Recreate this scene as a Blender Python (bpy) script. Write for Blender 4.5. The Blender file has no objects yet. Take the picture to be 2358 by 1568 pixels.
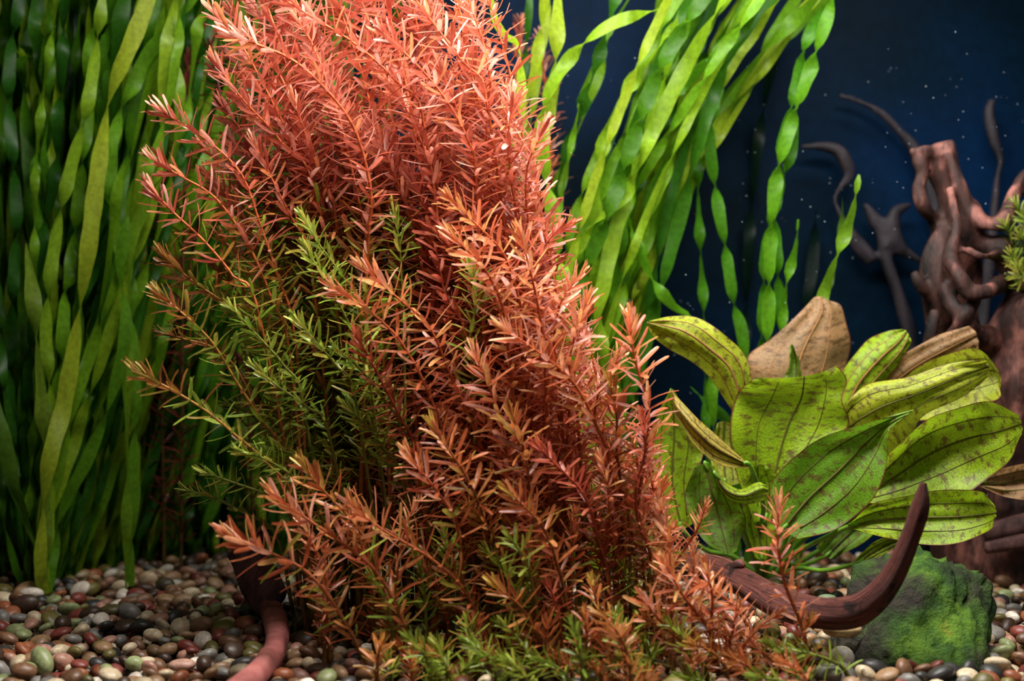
import bpy, math, random
import numpy as np
from mathutils import Vector, Matrix

random.seed(11)
rng = np.random.default_rng(11)
S = bpy.context.scene
COL = S.collection

# ------------------------------------------------------------------ camera
CAM_Z, FPX = 0.20, 2358 * 50.0 / 36.0
cam_d = bpy.data.cameras.new('camera')
cam_d.lens, cam_d.sensor_width = 50.0, 36.0
cam_d.clip_start, cam_d.clip_end = 0.01, 50
cam_d.dof.use_dof = True
cam_d.dof.focus_distance = 0.95
cam_d.dof.aperture_fstop = 5.6
cam = bpy.data.objects.new('camera', cam_d)
COL.objects.link(cam)
cam.location = (0, 0, CAM_Z)
cam.rotation_euler = (math.pi / 2, 0, 0)
S.camera = cam

# ------------------------------------------------------------------ world, lamps, exposure
w = bpy.data.worlds.new('room')
S.world = w
w.use_nodes = True
bg = w.node_tree.nodes['Background']
bg.inputs[0].default_value = (0.45, 0.6, 1.0, 1)
bg.inputs[1].default_value = 0.012


def area(name, loc, target, sx, sy, power, color):
    d = bpy.data.lights.new(name, 'AREA')
    d.shape, d.size, d.size_y = 'RECTANGLE', sx, sy
    d.energy, d.color = power, color
    o = bpy.data.objects.new(name, d)
    COL.objects.link(o)
    o.location = loc
    o.rotation_euler = (Vector(target) - Vector(loc)).to_track_quat('-Z', 'Y').to_euler()
    return o


area('aquarium_lamp', (0.06, 0.80, 0.58), (0.06, 0.95, 0.0), 0.54, 0.10, 7.8, (1.0, 0.96, 0.92))
area('aquarium_lamp_rear', (0.20, 1.08, 0.60), (0.20, 1.12, 0.0), 0.44, 0.08, 1.9, (1.0, 0.98, 0.94))
area('front_fill', (0.62, -0.45, 0.70), (0.10, 0.95, 0.16), 0.6, 0.6, 1.5, (1.0, 0.95, 0.9))  # added fill light from behind the camera; no window is known there

vs = S.view_settings
vs.view_transform = 'Standard'
vs.look = 'None'
vs.exposure = 0.0
vs.gamma = 1.0
vs.use_curve_mapping = False

# ------------------------------------------------------------------ helpers


def lin(c, a=1.0):
    o = []
    for v in c[:3]:
        v = v / 255.0
        o.append(v / 12.92 if v <= 0.04045 else ((v + 0.055) / 1.055) ** 2.4)
    return tuple(o) + (a,)


def P(px, py, Y):
    """a point at distance Y seen at pixel (px, py)"""
    return np.array([(px - 1179.0) / FPX * Y, Y, CAM_Z - (py - 784.0) / FPX * Y])


def ground(x, y):
    h = 0.016 * np.exp(-(((x - 0.17) / 0.09) ** 2 + ((y - 1.05) / 0.13) ** 2))
    h = h + 0.006 * np.exp(-(((x - 0.0) / 0.2) ** 2 + ((y - 1.0) / 0.08) ** 2))
    return h + 0.002 * np.sin(x * 31) * np.sin(y * 23)


def catmull(pts, n):
    pts = np.asarray(pts, float)
    if len(pts) == 2:
        t = np.linspace(0, 1, n)[:, None]
        return pts[0] * (1 - t) + pts[1] * t
    p = np.concatenate([(2 * pts[0] - pts[1])[None], pts, (2 * pts[-1] - pts[-2])[None]])
    u = np.linspace(0, len(pts) - 1 - 1e-9, n)
    i = u.astype(int)
    sh = (n,) + (1,) * (pts.ndim - 1)
    t = (u - i).reshape(sh)
    a, b, c, d = p[i], p[i + 1], p[i + 2], p[i + 3]
    return 0.5 * (2 * b + (c - a) * t + (2 * a - 5 * b + 4 * c - d) * t ** 2 + (3 * b - a - 3 * c + d) * t ** 3)


def arclen(p):
    return np.concatenate([[0], np.cumsum(np.linalg.norm(np.diff(p, axis=0), axis=1))])


def even(p, n):
    s = arclen(p)
    q = np.linspace(0, s[-1], n)
    return np.stack([np.interp(q, s, p[:, k]) for k in range(3)], 1)


def unit(v):
    return v / np.maximum(np.linalg.norm(v, axis=-1, keepdims=True), 1e-12)


def frames(p):
    t = unit(np.gradient(p, axis=0))
    ref = np.array([0.0, 1.0, 0.0])
    a = np.cross(t, ref)
    bad = np.linalg.norm(a, axis=1) < 1e-3
    a[bad] = (1, 0, 0)
    a = unit(a)
    return t, a, np.cross(t, a)


def make_mesh(name, v, f, mat, col=None, uv=None, smooth=True):
    me = bpy.data.meshes.new(name)
    v = np.asarray(v, np.float32)
    f = np.asarray(f, np.int32)
    k = f.shape[1]
    me.vertices.add(len(v))
    me.vertices.foreach_set('co', v.ravel())
    me.loops.add(f.size)
    me.loops.foreach_set('vertex_index', f.ravel())
    me.polygons.add(len(f))
    me.polygons.foreach_set('loop_start', np.arange(0, f.size, k, dtype=np.int32))
    me.polygons.foreach_set('use_smooth', np.full(len(f), smooth))
    if col is not None:
        at = me.color_attributes.new('Col', 'FLOAT_COLOR', 'POINT')
        at.data.foreach_set('color', np.asarray(col, np.float32).ravel())
    if uv is not None:
        l = me.uv_layers.new(name='UVMap')
        l.data.foreach_set('uv', np.asarray(uv, np.float32)[f.ravel()].ravel())
    me.update(calc_edges=True)
    me.materials.append(mat)
    return me


def link(name, data, parent=None, loc=None):
    o = bpy.data.objects.new(name, data)
    COL.objects.link(o)
    if parent is not None:
        o.parent = parent
    if loc is not None:
        o.location = [float(c) for c in loc]
    return o


def tag(o, label=None, cat=None, group=None, kind=None):
    if label: o['label'] = label
    if cat: o['category'] = cat
    if group: o['group'] = group
    if kind: o['kind'] = kind
    return o


def tube(p, r, sides=8, cap=True, rough=0.0, freq=40.0, flat=1.0):
    """tapered tube along points p with radii r, optional surface roughness"""
    p = np.asarray(p, float)
    n = len(p)
    r = np.broadcast_to(np.asarray(r, float), (n,))
    t, a, b = frames(p)
    th = np.linspace(0, 2 * math.pi, sides, endpoint=False)
    ring = np.cos(th)[None, :, None] * a[:, None, :] + flat * np.sin(th)[None, :, None] * b[:, None, :]
    rr = r[:, None] * np.ones(sides)[None, :]
    if rough:
        s = arclen(p)[:, None]
        ph = rng.uniform(0, 6.28, 8)
        nz = (np.sin(th * 2 + s * freq * 0.9 + ph[0]) + np.sin(th * 3 - s * freq * 0.5 + ph[1]) * 0.8
              + np.sin(th * 5 + s * freq * 0.3 + ph[2]) * 0.6 + np.sin(s * freq * 1.7 + ph[3]) * 0.5
              + np.sin(th * 9 + s * freq * 0.15 + ph[4]) * 0.35)
        rr = rr * (1 + rough * nz)
    v = (p[:, None, :] + ring * rr[..., None]).reshape(-1, 3)
    i = np.arange(n - 1)[:, None] * sides
    j = np.arange(sides)[None, :]
    j2 = (j + 1) % sides
    f = np.stack([i + j, i + j2, i + sides + j2, i + sides + j], -1).reshape(-1, 4)
    if cap:
        v = np.vstack([v, p[0] - t[0] * r[0] * 0.3, p[-1] + t[-1] * r[-1] * 0.3])
        c0, c1 = n * sides, n * sides + 1
        jj = np.arange(0, sides, 2)
        f0 = np.stack([np.full(len(jj), c0), (jj + 2) % sides, (jj + 1) % sides, jj], -1)
        o = (n - 1) * sides
        f1 = np.stack([np.full(len(jj), c1), o + jj, o + (jj + 1) % sides, o + (jj + 2) % sides], -1)
        f = np.vstack([f, f0, f1])
    return v, f


def join(parts):
    vs_, fs_, n = [], [], 0
    for v, f in parts:
        vs_.append(v)
        fs_.append(np.asarray(f) + n)
        n += len(v)
    return np.vstack(vs_), np.vstack(fs_)


def near_pairs(p, h):
    """all index pairs (i < j) of points closer than about h (cell hashing)"""
    c = np.floor(p / h).astype(np.int64)
    c -= c.min(0) - 1
    n1, n2 = c[:, 1].max() + 3, c[:, 2].max() + 3
    key = (c[:, 0] * n1 + c[:, 1]) * n2 + c[:, 2]
    o = np.argsort(key, kind='stable')
    ks = key[o]
    A, B = [], []
    for dx in (-1, 0, 1):
        for dy in (-1, 0, 1):
            for dz in (-1, 0, 1):
                k2 = key + (dx * n1 + dy) * n2 + dz
                lo, hi = np.searchsorted(ks, k2, 'left'), np.searchsorted(ks, k2, 'right')
                m = hi - lo
                if not m.any(): continue
                a = np.repeat(np.arange(len(p)), m)
                off = np.arange(m.sum()) - np.repeat(np.cumsum(m) - m, m)
                b = o[np.repeat(lo, m) + off]
                g = a < b
                A.append(a[g]); B.append(b[g])
    return np.concatenate(A), np.concatenate(B)


def part_curves(curves, radii, root_len, ymin, ymax, iters, step, fixed=()):
    """move slender curves (first point = root) apart in depth until they pass before or behind each other"""
    allc = [even(catmull(c, 100), max(8, int(arclen(np.asarray(c))[-1] / step))) for c in curves]
    nm = len(allc)
    allc += [even(np.asarray(c, float), max(4, int(arclen(np.asarray(c, float))[-1] / step))) for c, r in fixed]
    rr = list(radii) + [r for c, r in fixed]
    ln = [len(c) for c in allc]
    cid = np.repeat(np.arange(len(allc)), ln)
    rad = np.repeat(np.array(rr), ln)
    mob = np.concatenate([np.clip(arclen(c) / root_len, 0.0, 1.0) if k < nm and root_len else np.ones(len(c)) if k < nm else np.zeros(len(c)) for k, c in enumerate(allc)])
    p = np.vstack(allc)
    st = np.concatenate([[0], np.cumsum(ln)])
    ker = np.array([1, 2, 3, 2, 1], float) / 9
    for it in range(iters):
        if it % 6 == 0:
            i0, j0 = near_pairs(p, 2 * max(rr))
            d = p[j0] - p[i0]
            g = (cid[i0] != cid[j0]) & (d[:, 0] ** 2 + d[:, 2] ** 2 < (rad[i0] + rad[j0]) ** 2) & (np.abs(d[:, 1]) < rad[i0] + rad[j0] + 0.006)
            i0, j0 = i0[g], j0[g]
        i, j = i0, j0
        d = p[j] - p[i]
        need = rad[i] + rad[j]
        h2 = d[:, 0] ** 2 + d[:, 2] ** 2
        want = np.sqrt(np.maximum(need ** 2 - h2, 0))
        pen = want - np.abs(d[:, 1])
        g = pen > 0
        i, j, pen, sg = i[g], j[g], pen[g], np.where(d[g, 1] == 0, 1.0, np.sign(d[g, 1]))
        if len(i) == 0: break
        wi, wj = mob[i], mob[j]
        tot = np.maximum(wi + wj, 1e-3)
        mv = np.zeros(len(p)); cn = np.zeros(len(p))
        np.add.at(mv, i, -sg * pen * wi / tot); np.add.at(cn, i, 1)
        np.add.at(mv, j, sg * pen * wj / tot); np.add.at(cn, j, 1)
        mv = mv / np.maximum(cn, 1) * 0.9
        for k in range(nm):
            q = mv[st[k]:st[k + 1]]
            if q.any():
                q = np.convolve(np.pad(q, 2, 'edge'), ker, 'valid') * 1.3
                sl = slice(st[k], st[k + 1])
                p[sl, 1] = np.where(mob[sl] > 0, np.clip(p[sl, 1] + q * mob[sl], np.minimum(ymin, p[sl, 1]), np.maximum(ymax, p[sl, 1])), p[sl, 1])
    return [p[st[k]:st[k + 1]] for k in range(nm)]


# ------------------------------------------------------------------ materials


class NT:
    def __init__(self, name):
        self.m = bpy.data.materials.new(name)
        self.m.use_nodes = True
        self.t = self.m.node_tree
        self.t.nodes.clear()
        self.out = self.n('ShaderNodeOutputMaterial')

    def n(self, typ, **kw):
        o = self.t.nodes.new(typ)
        for k, v in kw.items():
            setattr(o, k, v)
        return o

    def l(self, a, b):
        self.t.links.new(a, b)

    def noise(self, vec, scale, detail=4, rough=0.55):
        o = self.n('ShaderNodeTexNoise')
        o.inputs['Scale'].default_value = scale
        o.inputs['Detail'].default_value = detail
        o.inputs['Roughness'].default_value = rough
        if vec is not None: self.l(vec, o.inputs['Vector'])
        return o.outputs['Fac']

    def ramp(self, fac, stops):
        o = self.n('ShaderNodeValToRGB')
        e = o.color_ramp.elements
        while len(e) < len(stops): e.new(0.5)
        for k, (pos, c) in enumerate(stops):
            e[k].position = pos
            e[k].color = c if len(c) == 4 else tuple(c) + (1,)
        self.l(fac, o.inputs['Fac'])
        return o.outputs['Color']

    def mix(self, fac, a, b, mode='MIX'):
        o = self.n('ShaderNodeMix', data_type='RGBA', blend_type=mode)
        if isinstance(fac, float): o.inputs[0].default_value = fac
        else: self.l(fac, o.inputs[0])
        for v, s in ((a, o.inputs[6]), (b, o.inputs[7])):
            if isinstance(v, tuple): s.default_value = v
            else: self.l(v, s)
        return o.outputs[2]

    def bump(self, h, strength, dist):
        o = self.n('ShaderNodeBump')
        o.inputs['Strength'].default_value = strength
        o.inputs['Distance'].default_value = dist
        self.l(h, o.inputs['Height'])
        return o.outputs['Normal']

    def principled(self, col, rough=0.5, spec=0.5, normal=None, coat=0.0):
        o = self.n('ShaderNodeBsdfPrincipled')
        if isinstance(col, tuple): o.inputs['Base Color'].default_value = col
        else: self.l(col, o.inputs['Base Color'])
        o.inputs['Roughness'].default_value = rough
        o.inputs['Specular IOR Level'].default_value = spec
        o.inputs['Coat Weight'].default_value = coat
        if normal is not None: self.l(normal, o.inputs['Normal'])
        return o.outputs[0]

    def leafy(self, col, trans, rough=0.4, spec=0.4, normal=None, tint=None):
        a = self.principled(col, rough, spec, normal)
        b = self.n('ShaderNodeBsdfTranslucent')
        c2 = self.mix(1.0, col, tint, 'MULTIPLY') if tint else col
        self.l(c2, b.inputs['Color'])
        m = self.n('ShaderNodeMixShader')
        m.inputs[0].default_value = trans
        self.l(a, m.inputs[1])
        self.l(b.outputs[0], m.inputs[2])
        return m.outputs[0]

    def done(self, sh):
        self.l(sh, self.out.inputs['Surface'])
        return self.m


def attr_leaf(name, trans, rough, spec):
    t = NT(name)
    a = t.n('ShaderNodeAttribute', attribute_name='Col')
    geo = t.n('ShaderNodeNewGeometry')
    nz = t.noise(geo.outputs['Position'], 260, 3)
    c = t.mix(0.55, a.outputs['Color'], t.ramp(nz, [(0.3, (0.55, 0.5, 0.45)), (0.7, (1.3, 1.3, 1.3))]), 'MULTIPLY')
    return t.done(t.leafy(c, trans, rough, spec))


M_LEAF = attr_leaf('stem_leaf', 0.34, 0.34, 0.6)
M_RIBBON = attr_leaf('ribbon_leaf', 0.55, 0.4, 0.35)
M_STEM = attr_leaf('stem_bark', 0.1, 0.45, 0.4)


def sword_mat():
    t = NT('sword_leaf')
    uv = t.n('ShaderNodeTexCoord').outputs['UV']
    oi = t.n('ShaderNodeObjectInfo')
    base = oi.outputs['Color']
    sep = t.n('ShaderNodeSeparateXYZ')
    t.l(uv, sep.inputs[0])
    mp = t.n('ShaderNodeMapping')
    mp.inputs['Scale'].default_value = (3.0, 9.0, 1.0)
    add = t.n('ShaderNodeVectorMath', operation='ADD')
    t.l(uv, add.inputs[0])
    cmb = t.n('ShaderNodeCombineXYZ')
    mul = t.n('ShaderNodeMath', operation='MULTIPLY')
    mul.inputs[1].default_value = 37.0
    t.l(oi.outputs['Random'], mul.inputs[0])
    t.l(mul.outputs[0], cmb.inputs[0])
    t.l(cmb.outputs[0], add.inputs[1])
    t.l(add.outputs[0], mp.inputs[0])
    v = mp.outputs[0]
    cell = t.noise(v, 13, 3, 0.6)
    blot = t.noise(v, 2.3, 6, 0.72)
    big = t.noise(v, 0.8, 2, 0.5)
    # fine vein net
    c = t.mix(0.5, base, t.ramp(cell, [(0.36, (0.4, 0.42, 0.3)), (0.64, (1.4, 1.4, 1.15))]), 'MULTIPLY')
    c = t.mix(0.45, c, t.ramp(big, [(0.3, (0.6, 0.75, 0.6)), (0.7, (1.35, 1.2, 0.9))]), 'MULTIPLY')
    f = t.ramp(blot, [(0.50, (0, 0, 0)), (0.60, (0.85, 0.85, 0.85))])
    c = t.mix(f, c, lin((98, 70, 38)))
    # reddish rim
    a1 = t.n('ShaderNodeMath', operation='SUBTRACT'); a1.inputs[1].default_value = 0.5
    t.l(sep.outputs[0], a1.inputs[0])
    a2 = t.n('ShaderNodeMath', operation='ABSOLUTE'); t.l(a1.outputs[0], a2.inputs[0])
    rim = t.ramp(a2.outputs[0], [(0.482, (0, 0, 0)), (0.494, (1, 1, 1))])
    c = t.mix(rim, c, lin((110, 60, 35)))
    nm = t.bump(cell, 0.35, 0.0015)
    return t.done(t.leafy(c, 0.4, 0.42, 0.45, nm))


M_SWORD = sword_mat()


def plain(name, col, rough=0.5, spec=0.5):
    t = NT(name)
    geo = t.n('ShaderNodeNewGeometry')
    nz = t.noise(geo.outputs['Position'], 120, 4)
    c = t.mix(0.5, lin(col), t.ramp(nz, [(0.3, (0.6, 0.6, 0.6)), (0.7, (1.25, 1.25, 1.25))]), 'MULTIPLY')
    return t.done(t.principled(c, rough, spec))


M_VEIN = plain('leaf_vein', (88, 84, 28), 0.5, 0.3)
M_VEIN_PINK = plain('leaf_vein_pink', (150, 105, 60), 0.5, 0.3)
M_PETIOLE = plain('petiole', (105, 150, 45), 0.4, 0.4)


def wood_mat(name, c1, c2, c3, scale=60, stretch=7.0):
    t = NT(name)
    tc = t.n('ShaderNodeTexCoord')
    geo = t.n('ShaderNodeNewGeometry')
    pos = geo.outputs['Position']
    at = t.n('ShaderNodeTexCoord').outputs['UV']
    mp = t.n('ShaderNodeMapping')
    mp.inputs['Scale'].default_value = (14.0, 7.0 / stretch, 1)
    t.l(at, mp.inputs[0])
    grain = t.noise(mp.outputs[0], 1.6, 6, 0.7)
    patch = t.noise(pos, scale, 4, 0.6)
    c = t.ramp(grain, [(0.3, lin(c1)), (0.52, lin(c2)), (0.75, lin(c3))])
    f = t.ramp(patch, [(0.56, (0, 0, 0)), (0.64, (0.9, 0.9, 0.9))])
    c = t.mix(f, c, lin((34, 20, 17)))
    h = t.n('ShaderNodeMath', operation='ADD')
    t.l(grain, h.inputs[0]); t.l(patch, h.inputs[1])
    return t.done(t.principled(c, 0.65, 0.3, t.bump(h.outputs[0], 1.0, 0.004)))


M_WOOD = wood_mat('driftwood', (48, 24, 20), (116, 62, 52), (160, 98, 86))


def wood_pos_mat(name, c1, c2, c3, scale):
    t = NT(name)
    geo = t.n('ShaderNodeNewGeometry')
    mp = t.n('ShaderNodeMapping')
    mp.inputs['Scale'].default_value = (1.0, 1.0, 0.3)
    t.l(geo.outputs['Position'], mp.inputs[0])
    grain = t.noise(mp.outputs[0], scale, 6, 0.65)
    patch = t.noise(geo.outputs['Position'], scale * 0.3, 3, 0.6)
    h = t.n('ShaderNodeMath', operation='MULTIPLY')
    t.l(grain, h.inputs[0]); t.l(patch, h.inputs[1])
    c = t.ramp(h.outputs[0], [(0.14, lin(c1)), (0.27, lin(c2)), (0.42, lin(c3))])
    return t.done(t.principled(c, 0.65, 0.3, t.bump(grain, 0.8, 0.003)))


M_ROOT = wood_pos_mat('gnarled_driftwood', (14, 9, 8), (70, 43, 37), (160, 104, 92), 75)
M_HAZED = wood_pos_mat('hazed_root', (22, 20, 26), (44, 38, 44), (64, 54, 58), 60)  # dark muted tones paint in the fading of far roots seen through water
M_BARK = wood_pos_mat('dark_bark', (38, 24, 24), (78, 50, 48), (112, 78, 74), 110)
M_PINKROOT = wood_pos_mat('pink_root', (110, 62, 58), (160, 92, 86), (185, 116, 108), 40)


def pebble_mat():
    t = NT('pebble')
    a = t.n('ShaderNodeAttribute', attribute_name='Col')
    oi = t.n('ShaderNodeTexCoord')
    geo = t.n('ShaderNodeNewGeometry')
    nz = t.noise(geo.outputs['Position'], 420, 4, 0.6)
    n2 = t.noise(geo.outputs['Position'], 130, 2, 0.6)
    c = t.mix(0.6, a.outputs['Color'], t.ramp(nz, [(0.3, (0.5, 0.47, 0.45)), (0.7, (1.35, 1.3, 1.25))]), 'MULTIPLY')
    c = t.mix(0.5, c, t.ramp(n2, [(0.3, (0.7, 0.6, 0.5)), (0.65, (1.2, 1.2, 1.2))]), 'MULTIPLY')
    return t.done(t.principled(c, 0.42, 0.5, t.bump(nz, 0.25, 0.0008)))


M_PEB = pebble_mat()


def rock_mat():
    t = NT('mossy_rock')
    geo = t.n('ShaderNodeNewGeometry')
    a = t.noise(geo.outputs['Position'], 34, 5, 0.65)
    b = t.noise(geo.outputs['Position'], 16, 3, 0.55)
    d = t.noise(geo.outputs['Position'], 160, 5, 0.7)
    green = t.ramp(a, [(0.32, lin((20, 32, 10))), (0.5, lin((48, 80, 20))), (0.66, lin((92, 128, 32))), (0.8, lin((138, 118, 40)))])
    stone = t.ramp(d, [(0.3, lin((26, 26, 20))), (0.7, lin((58, 52, 40)))])
    f = t.ramp(b, [(0.38, (0, 0, 0)), (0.5, (1, 1, 1))])
    c = t.mix(f, stone, green)
    h = t.n('ShaderNodeMath', operation='ADD')
    t.l(a, h.inputs[0]); t.l(d, h.inputs[1])
    return t.done(t.principled(c, 0.75, 0.25, t.bump(h.outputs[0], 0.9, 0.006)))


M_ROCK = rock_mat()


def back_mat():
    t = NT('back_panel')
    geo = t.n('ShaderNodeNewGeometry')
    a = t.noise(geo.outputs['Position'], 3.2, 3, 0.5)
    b = t.noise(geo.outputs['Position'], 90, 3, 0.6)
    c = t.ramp(a, [(0.36, lin((3, 17, 24))), (0.5, lin((3, 23, 40))), (0.66, lin((4, 31, 62)))])
    c = t.mix(0.5, c, t.ramp(b, [(0.35, (0.7, 0.7, 0.7)), (0.75, (1.35, 1.35, 1.35))]), 'MULTIPLY')
    return t.done(t.principled(c, 0.5, 0.04))


M_BACK = back_mat()
M_SOIL = plain('gravel_bed', (62, 48, 36), 0.9, 0.1)
M_GLASS_SIDE = plain('side_glass', (14, 20, 26), 0.15, 0.5)
M_PIPE = plain('pipe', (150, 165, 180), 0.3, 0.5)
M_SPECK = plain('speck', (190, 200, 210), 0.8, 0.1)

# ------------------------------------------------------------------ the tank
YB = 1.335


def box(name, x0, x1, y0, y1, z0, z1, mat):
    v = np.array([[x, y, z] for x in (x0, x1) for y in (y0, y1) for z in (z0, z1)])
    f = [[0, 1, 3, 2], [4, 6, 7, 5], [0, 4, 5, 1], [2, 3, 7, 6], [0, 2, 6, 4], [1, 5, 7, 3]]
    o = link(name, make_mesh(name, v, f, mat, smooth=False))
    tag(o, kind='structure')
    return o


box('wall_back', -0.62, 0.70, YB, YB + 0.012, -0.03, 0.62, M_BACK)
box('wall_left', -0.632, -0.62, 0.30, YB, -0.03, 0.62, M_GLASS_SIDE)
box('wall_right', 0.70, 0.712, 0.30, YB, -0.03, 0.62, M_GLASS_SIDE)
gx, gy = np.meshgrid(np.linspace(-0.62, 0.70, 90), np.linspace(0.45, YB, 60))
gv = np.stack([gx, gy, ground(gx, gy) - 0.020], -1).reshape(-1, 3)
ii = (np.arange(59)[:, None] * 90 + np.arange(89)[None, :]).ravel()
fl = link('floor', make_mesh('floor', gv, np.stack([ii, ii + 1, ii + 91, ii + 90], -1), M_SOIL))
tag(fl, kind='structure')

# ------------------------------------------------------------------ gravel
ICO_V, ICO_F = None, None


def icosphere(sub):
    import bmesh
    bm = bmesh.new()
    bmesh.ops.create_icosphere(bm, subdivisions=sub, radius=1.0)
    v = np.array([x.co[:] for x in bm.verts])
    f = np.array([[q.index for q in x.verts] for x in bm.faces])
    bm.free()
    return v, f


ICO2, ICO3 = icosphere(2), icosphere(3)
PEB_COL = [('tan', (158, 126, 92), 5), ('cream', (206, 190, 158), 5), ('rust orange', (150, 88, 56), 2.5), ('brick red', (128, 62, 52), 3),
           ('grey', (124, 122, 116), 3), ('olive', (112, 104, 54), 2.5), ('dark brown', (70, 52, 40), 4), ('pale pink', (176, 132, 114), 4),
           ('white', (224, 216, 202), 2.5), ('charcoal', (52, 50, 48), 3), ('pale green', (140, 152, 104), 1.5), ('mid brown', (122, 88, 62), 5)]
PEB_W = np.array([c[2] for c in PEB_COL], float); PEB_W /= PEB_W.sum()


def pebble_shape(base, seed):
    r = np.random.default_rng(seed)
    v = base.copy()
    d = np.zeros(len(v))
    for _ in range(5):
        k = unit(r.normal(size=3)); d += r.uniform(-0.2, 0.2) * np.maximum(v @ k, -0.2) ** 2 * np.sign(v @ k)
    v = v * (1 + d)[:, None]
    return v * np.array([1.0, r.uniform(0.62, 0.95), r.uniform(0.5, 0.78)])


def rotmat(n):
    q = rng.normal(size=(n, 4)); q /= np.linalg.norm(q, axis=1, keepdims=True)
    a, b, c, d = q.T
    return np.stack([np.stack([1 - 2 * (c * c + d * d), 2 * (b * c - d * a), 2 * (b * d + c * a)], -1),
                     np.stack([2 * (b * c + d * a), 1 - 2 * (b * b + d * d), 2 * (c * d - b * a)], -1),
                     np.stack([2 * (b * d - c * a), 2 * (c * d + b * a), 1 - 2 * (b * b + c * c)], -1)], 1)


def flat_rot(n):
    """lying stones: any heading, small tilt"""
    out = []
    for _ in range(n):
        out.append(np.array(Matrix.Rotation(rng.uniform(0, 6.28), 3, 'Z') @ Matrix.Rotation(rng.normal(0, 0.45), 3, 'X') @ Matrix.Rotation(rng.normal(0, 0.35), 3, 'Y')))
    return np.array(out)


SOLID, STONES, POSTS = [], [], []      # what the gravel lies around


def stone(px, py, Y, wpx, asp, col, label, seed, rz=0.0):
    """a larger stone resting on the gravel"""
    c = P(px, py, Y)
    v = pebble_shape(ICO3[0], seed)
    v /= np.abs(v).max(0)
    rx = wpx / FPX * Y / 2
    v = v * np.array([rx, rx * 0.75, rx * asp])
    v = v @ np.array(Matrix.Rotation(rz, 3, 'Y')).T
    c[2] = max(c[2], float(ground(c[0], c[1])) + rx * asp * 0.6)
    o = link('stone', make_mesh('stone', v, ICO3[1], M_PEB, col=np.tile(lin(col), (len(v), 1))), loc=c)
    SOLID.append(o)
    STONES.append((c, rx))
    return tag(o, label, 'stone')


stone(1935, 1448, 0.885, 96, 0.42, (205, 178, 128), 'large cream stone with rusty stains wedged under the curved driftwood branch', 31)
stone(712, 1430, 0.975, 74, 0.55, (128, 112, 100), 'smooth oval grey-brown stone at the foot of the red bush', 32, -0.5)
stone(1905, 1376, 1.0, 44, 0.35, (110, 130, 100), 'small greenish oval stone behind the curved driftwood branch', 33)
stone(340, 1338, 1.17, 48, 0.8, (190, 168, 138), 'pale beige round stone in the shaded gravel behind', 34)
stone(378, 1345, 1.15, 50, 0.7, (72, 66, 50), 'dark olive round stone beside the pale beige one', 35)
stone(255, 1425, 1.03, 62, 0.5, (92, 84, 48), 'dark olive flat stone among the light gravel', 36)
stone(420, 1540, 0.865, 66, 0.45, (190, 150, 132), 'pinkish flat oval stone near the pink root', 37)
stone(310, 1530, 0.875, 46, 0.75, (156, 172, 118), 'pale green rounded stone in the gravel', 38)
stone(1052, 1552, 0.852, 52, 0.6, (180, 150, 125), 'beige round stone at the bush foot', 39)
stone(1225, 1556, 0.85, 56, 0.5, (200, 175, 140), 'cream oval stone between the lowest green shoots', 40)
stone(985, 1496, 0.90, 60, 0.45, (150, 128, 108), 'dull brown flat stone between the red stems', 41)

# ------------------------------------------------------------------ fine-leaved stem plants
PAL = {
    'red': [(214, 124, 98), (204, 108, 82), (228, 152, 130), (192, 96, 72), (216, 138, 90), (176, 84, 64), (238, 180, 162)],
    'olive': [(172, 108, 54), (158, 102, 48), (184, 130, 60), (140, 90, 46), (164, 138, 60), (176, 104, 68)],
    'green': [(146, 170, 58), (170, 186, 80), (124, 152, 50), (176, 168, 70)],
    'orange': [(218, 132, 86), (206, 112, 72), (230, 160, 116), (192, 98, 62), (220, 162, 98), (228, 164, 140)],
    'deep': [(194, 94, 70), (176, 80, 58), (210, 116, 90), (186, 98, 66)],
    'amber': [(196, 116, 62), (182, 94, 54), (170, 130, 60), (206, 138, 78), (158, 84, 50)],
    'dark': [(120, 46, 42), (100, 40, 38), (140, 62, 56)],
}
STEMC = {'red': (206, 104, 56), 'olive': (176, 122, 52), 'green': (124, 132, 48), 'orange': (186, 92, 50), 'deep': (168, 74, 48), 'amber': (150, 90, 44), 'dark': (90, 40, 30)}
TIPC = {'red': (238, 176, 146), 'olive': (190, 160, 90), 'green': (196, 206, 96), 'orange': (236, 180, 120), 'deep': (226, 130, 90), 'amber': (220, 190, 90), 'dark': (140, 70, 60)}

# leaf template: unit length along +Y, normal +Z, half width 1 along X
LT = np.array([0.0, 0.12, 0.38, 0.72, 0.93, 1.0])
LW = np.array([0.34, 0.76, 1.0, 1.0, 0.80, 0.34])


def leaf_template(bend, fold=0.35):
    v = []
    for t, wd in zip(LT, LW):
        z = -bend * t * t
        y = t * (1 - 0.25 * abs(bend) * t)
        v += [(-wd, y, z), (0, y, z), (wd, y, z)]
    v = np.array(v)
    v[0::3, 2] += 0.0
    return v


LF = []
for i_ in range(5):
    for j_ in range(2):
        a_ = i_ * 3 + j_
        LF.append((a_, a_ + 1, a_ + 4, a_ + 3))
LF = np.array(LF)
BENDS = [-0.22, -0.05, 0.12, 0.28]
TEMPL = [leaf_template(b) for b in BENDS]
ASPECT = 0.075   # half width / length


def leaf_verts(k, wid):
    v = TEMPL[k].copy()
    v[:, 0] *= wid
    v[1::3, 2] -= 0.35 * wid * LW   # shallow keel along the midrib
    return v


LEAFMESH = {}


def leaf_mesh(k, wi, col):
    key = (k, wi, col)
    if key not in LEAFMESH:
        v = leaf_verts(k, (0.060, 0.078)[wi])
        LEAFMESH[key] = make_mesh('leaf', v, LF, M_LEAF, col=np.tile(lin(col), (len(v), 1)))
    return LEAFMESH[key]


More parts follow.
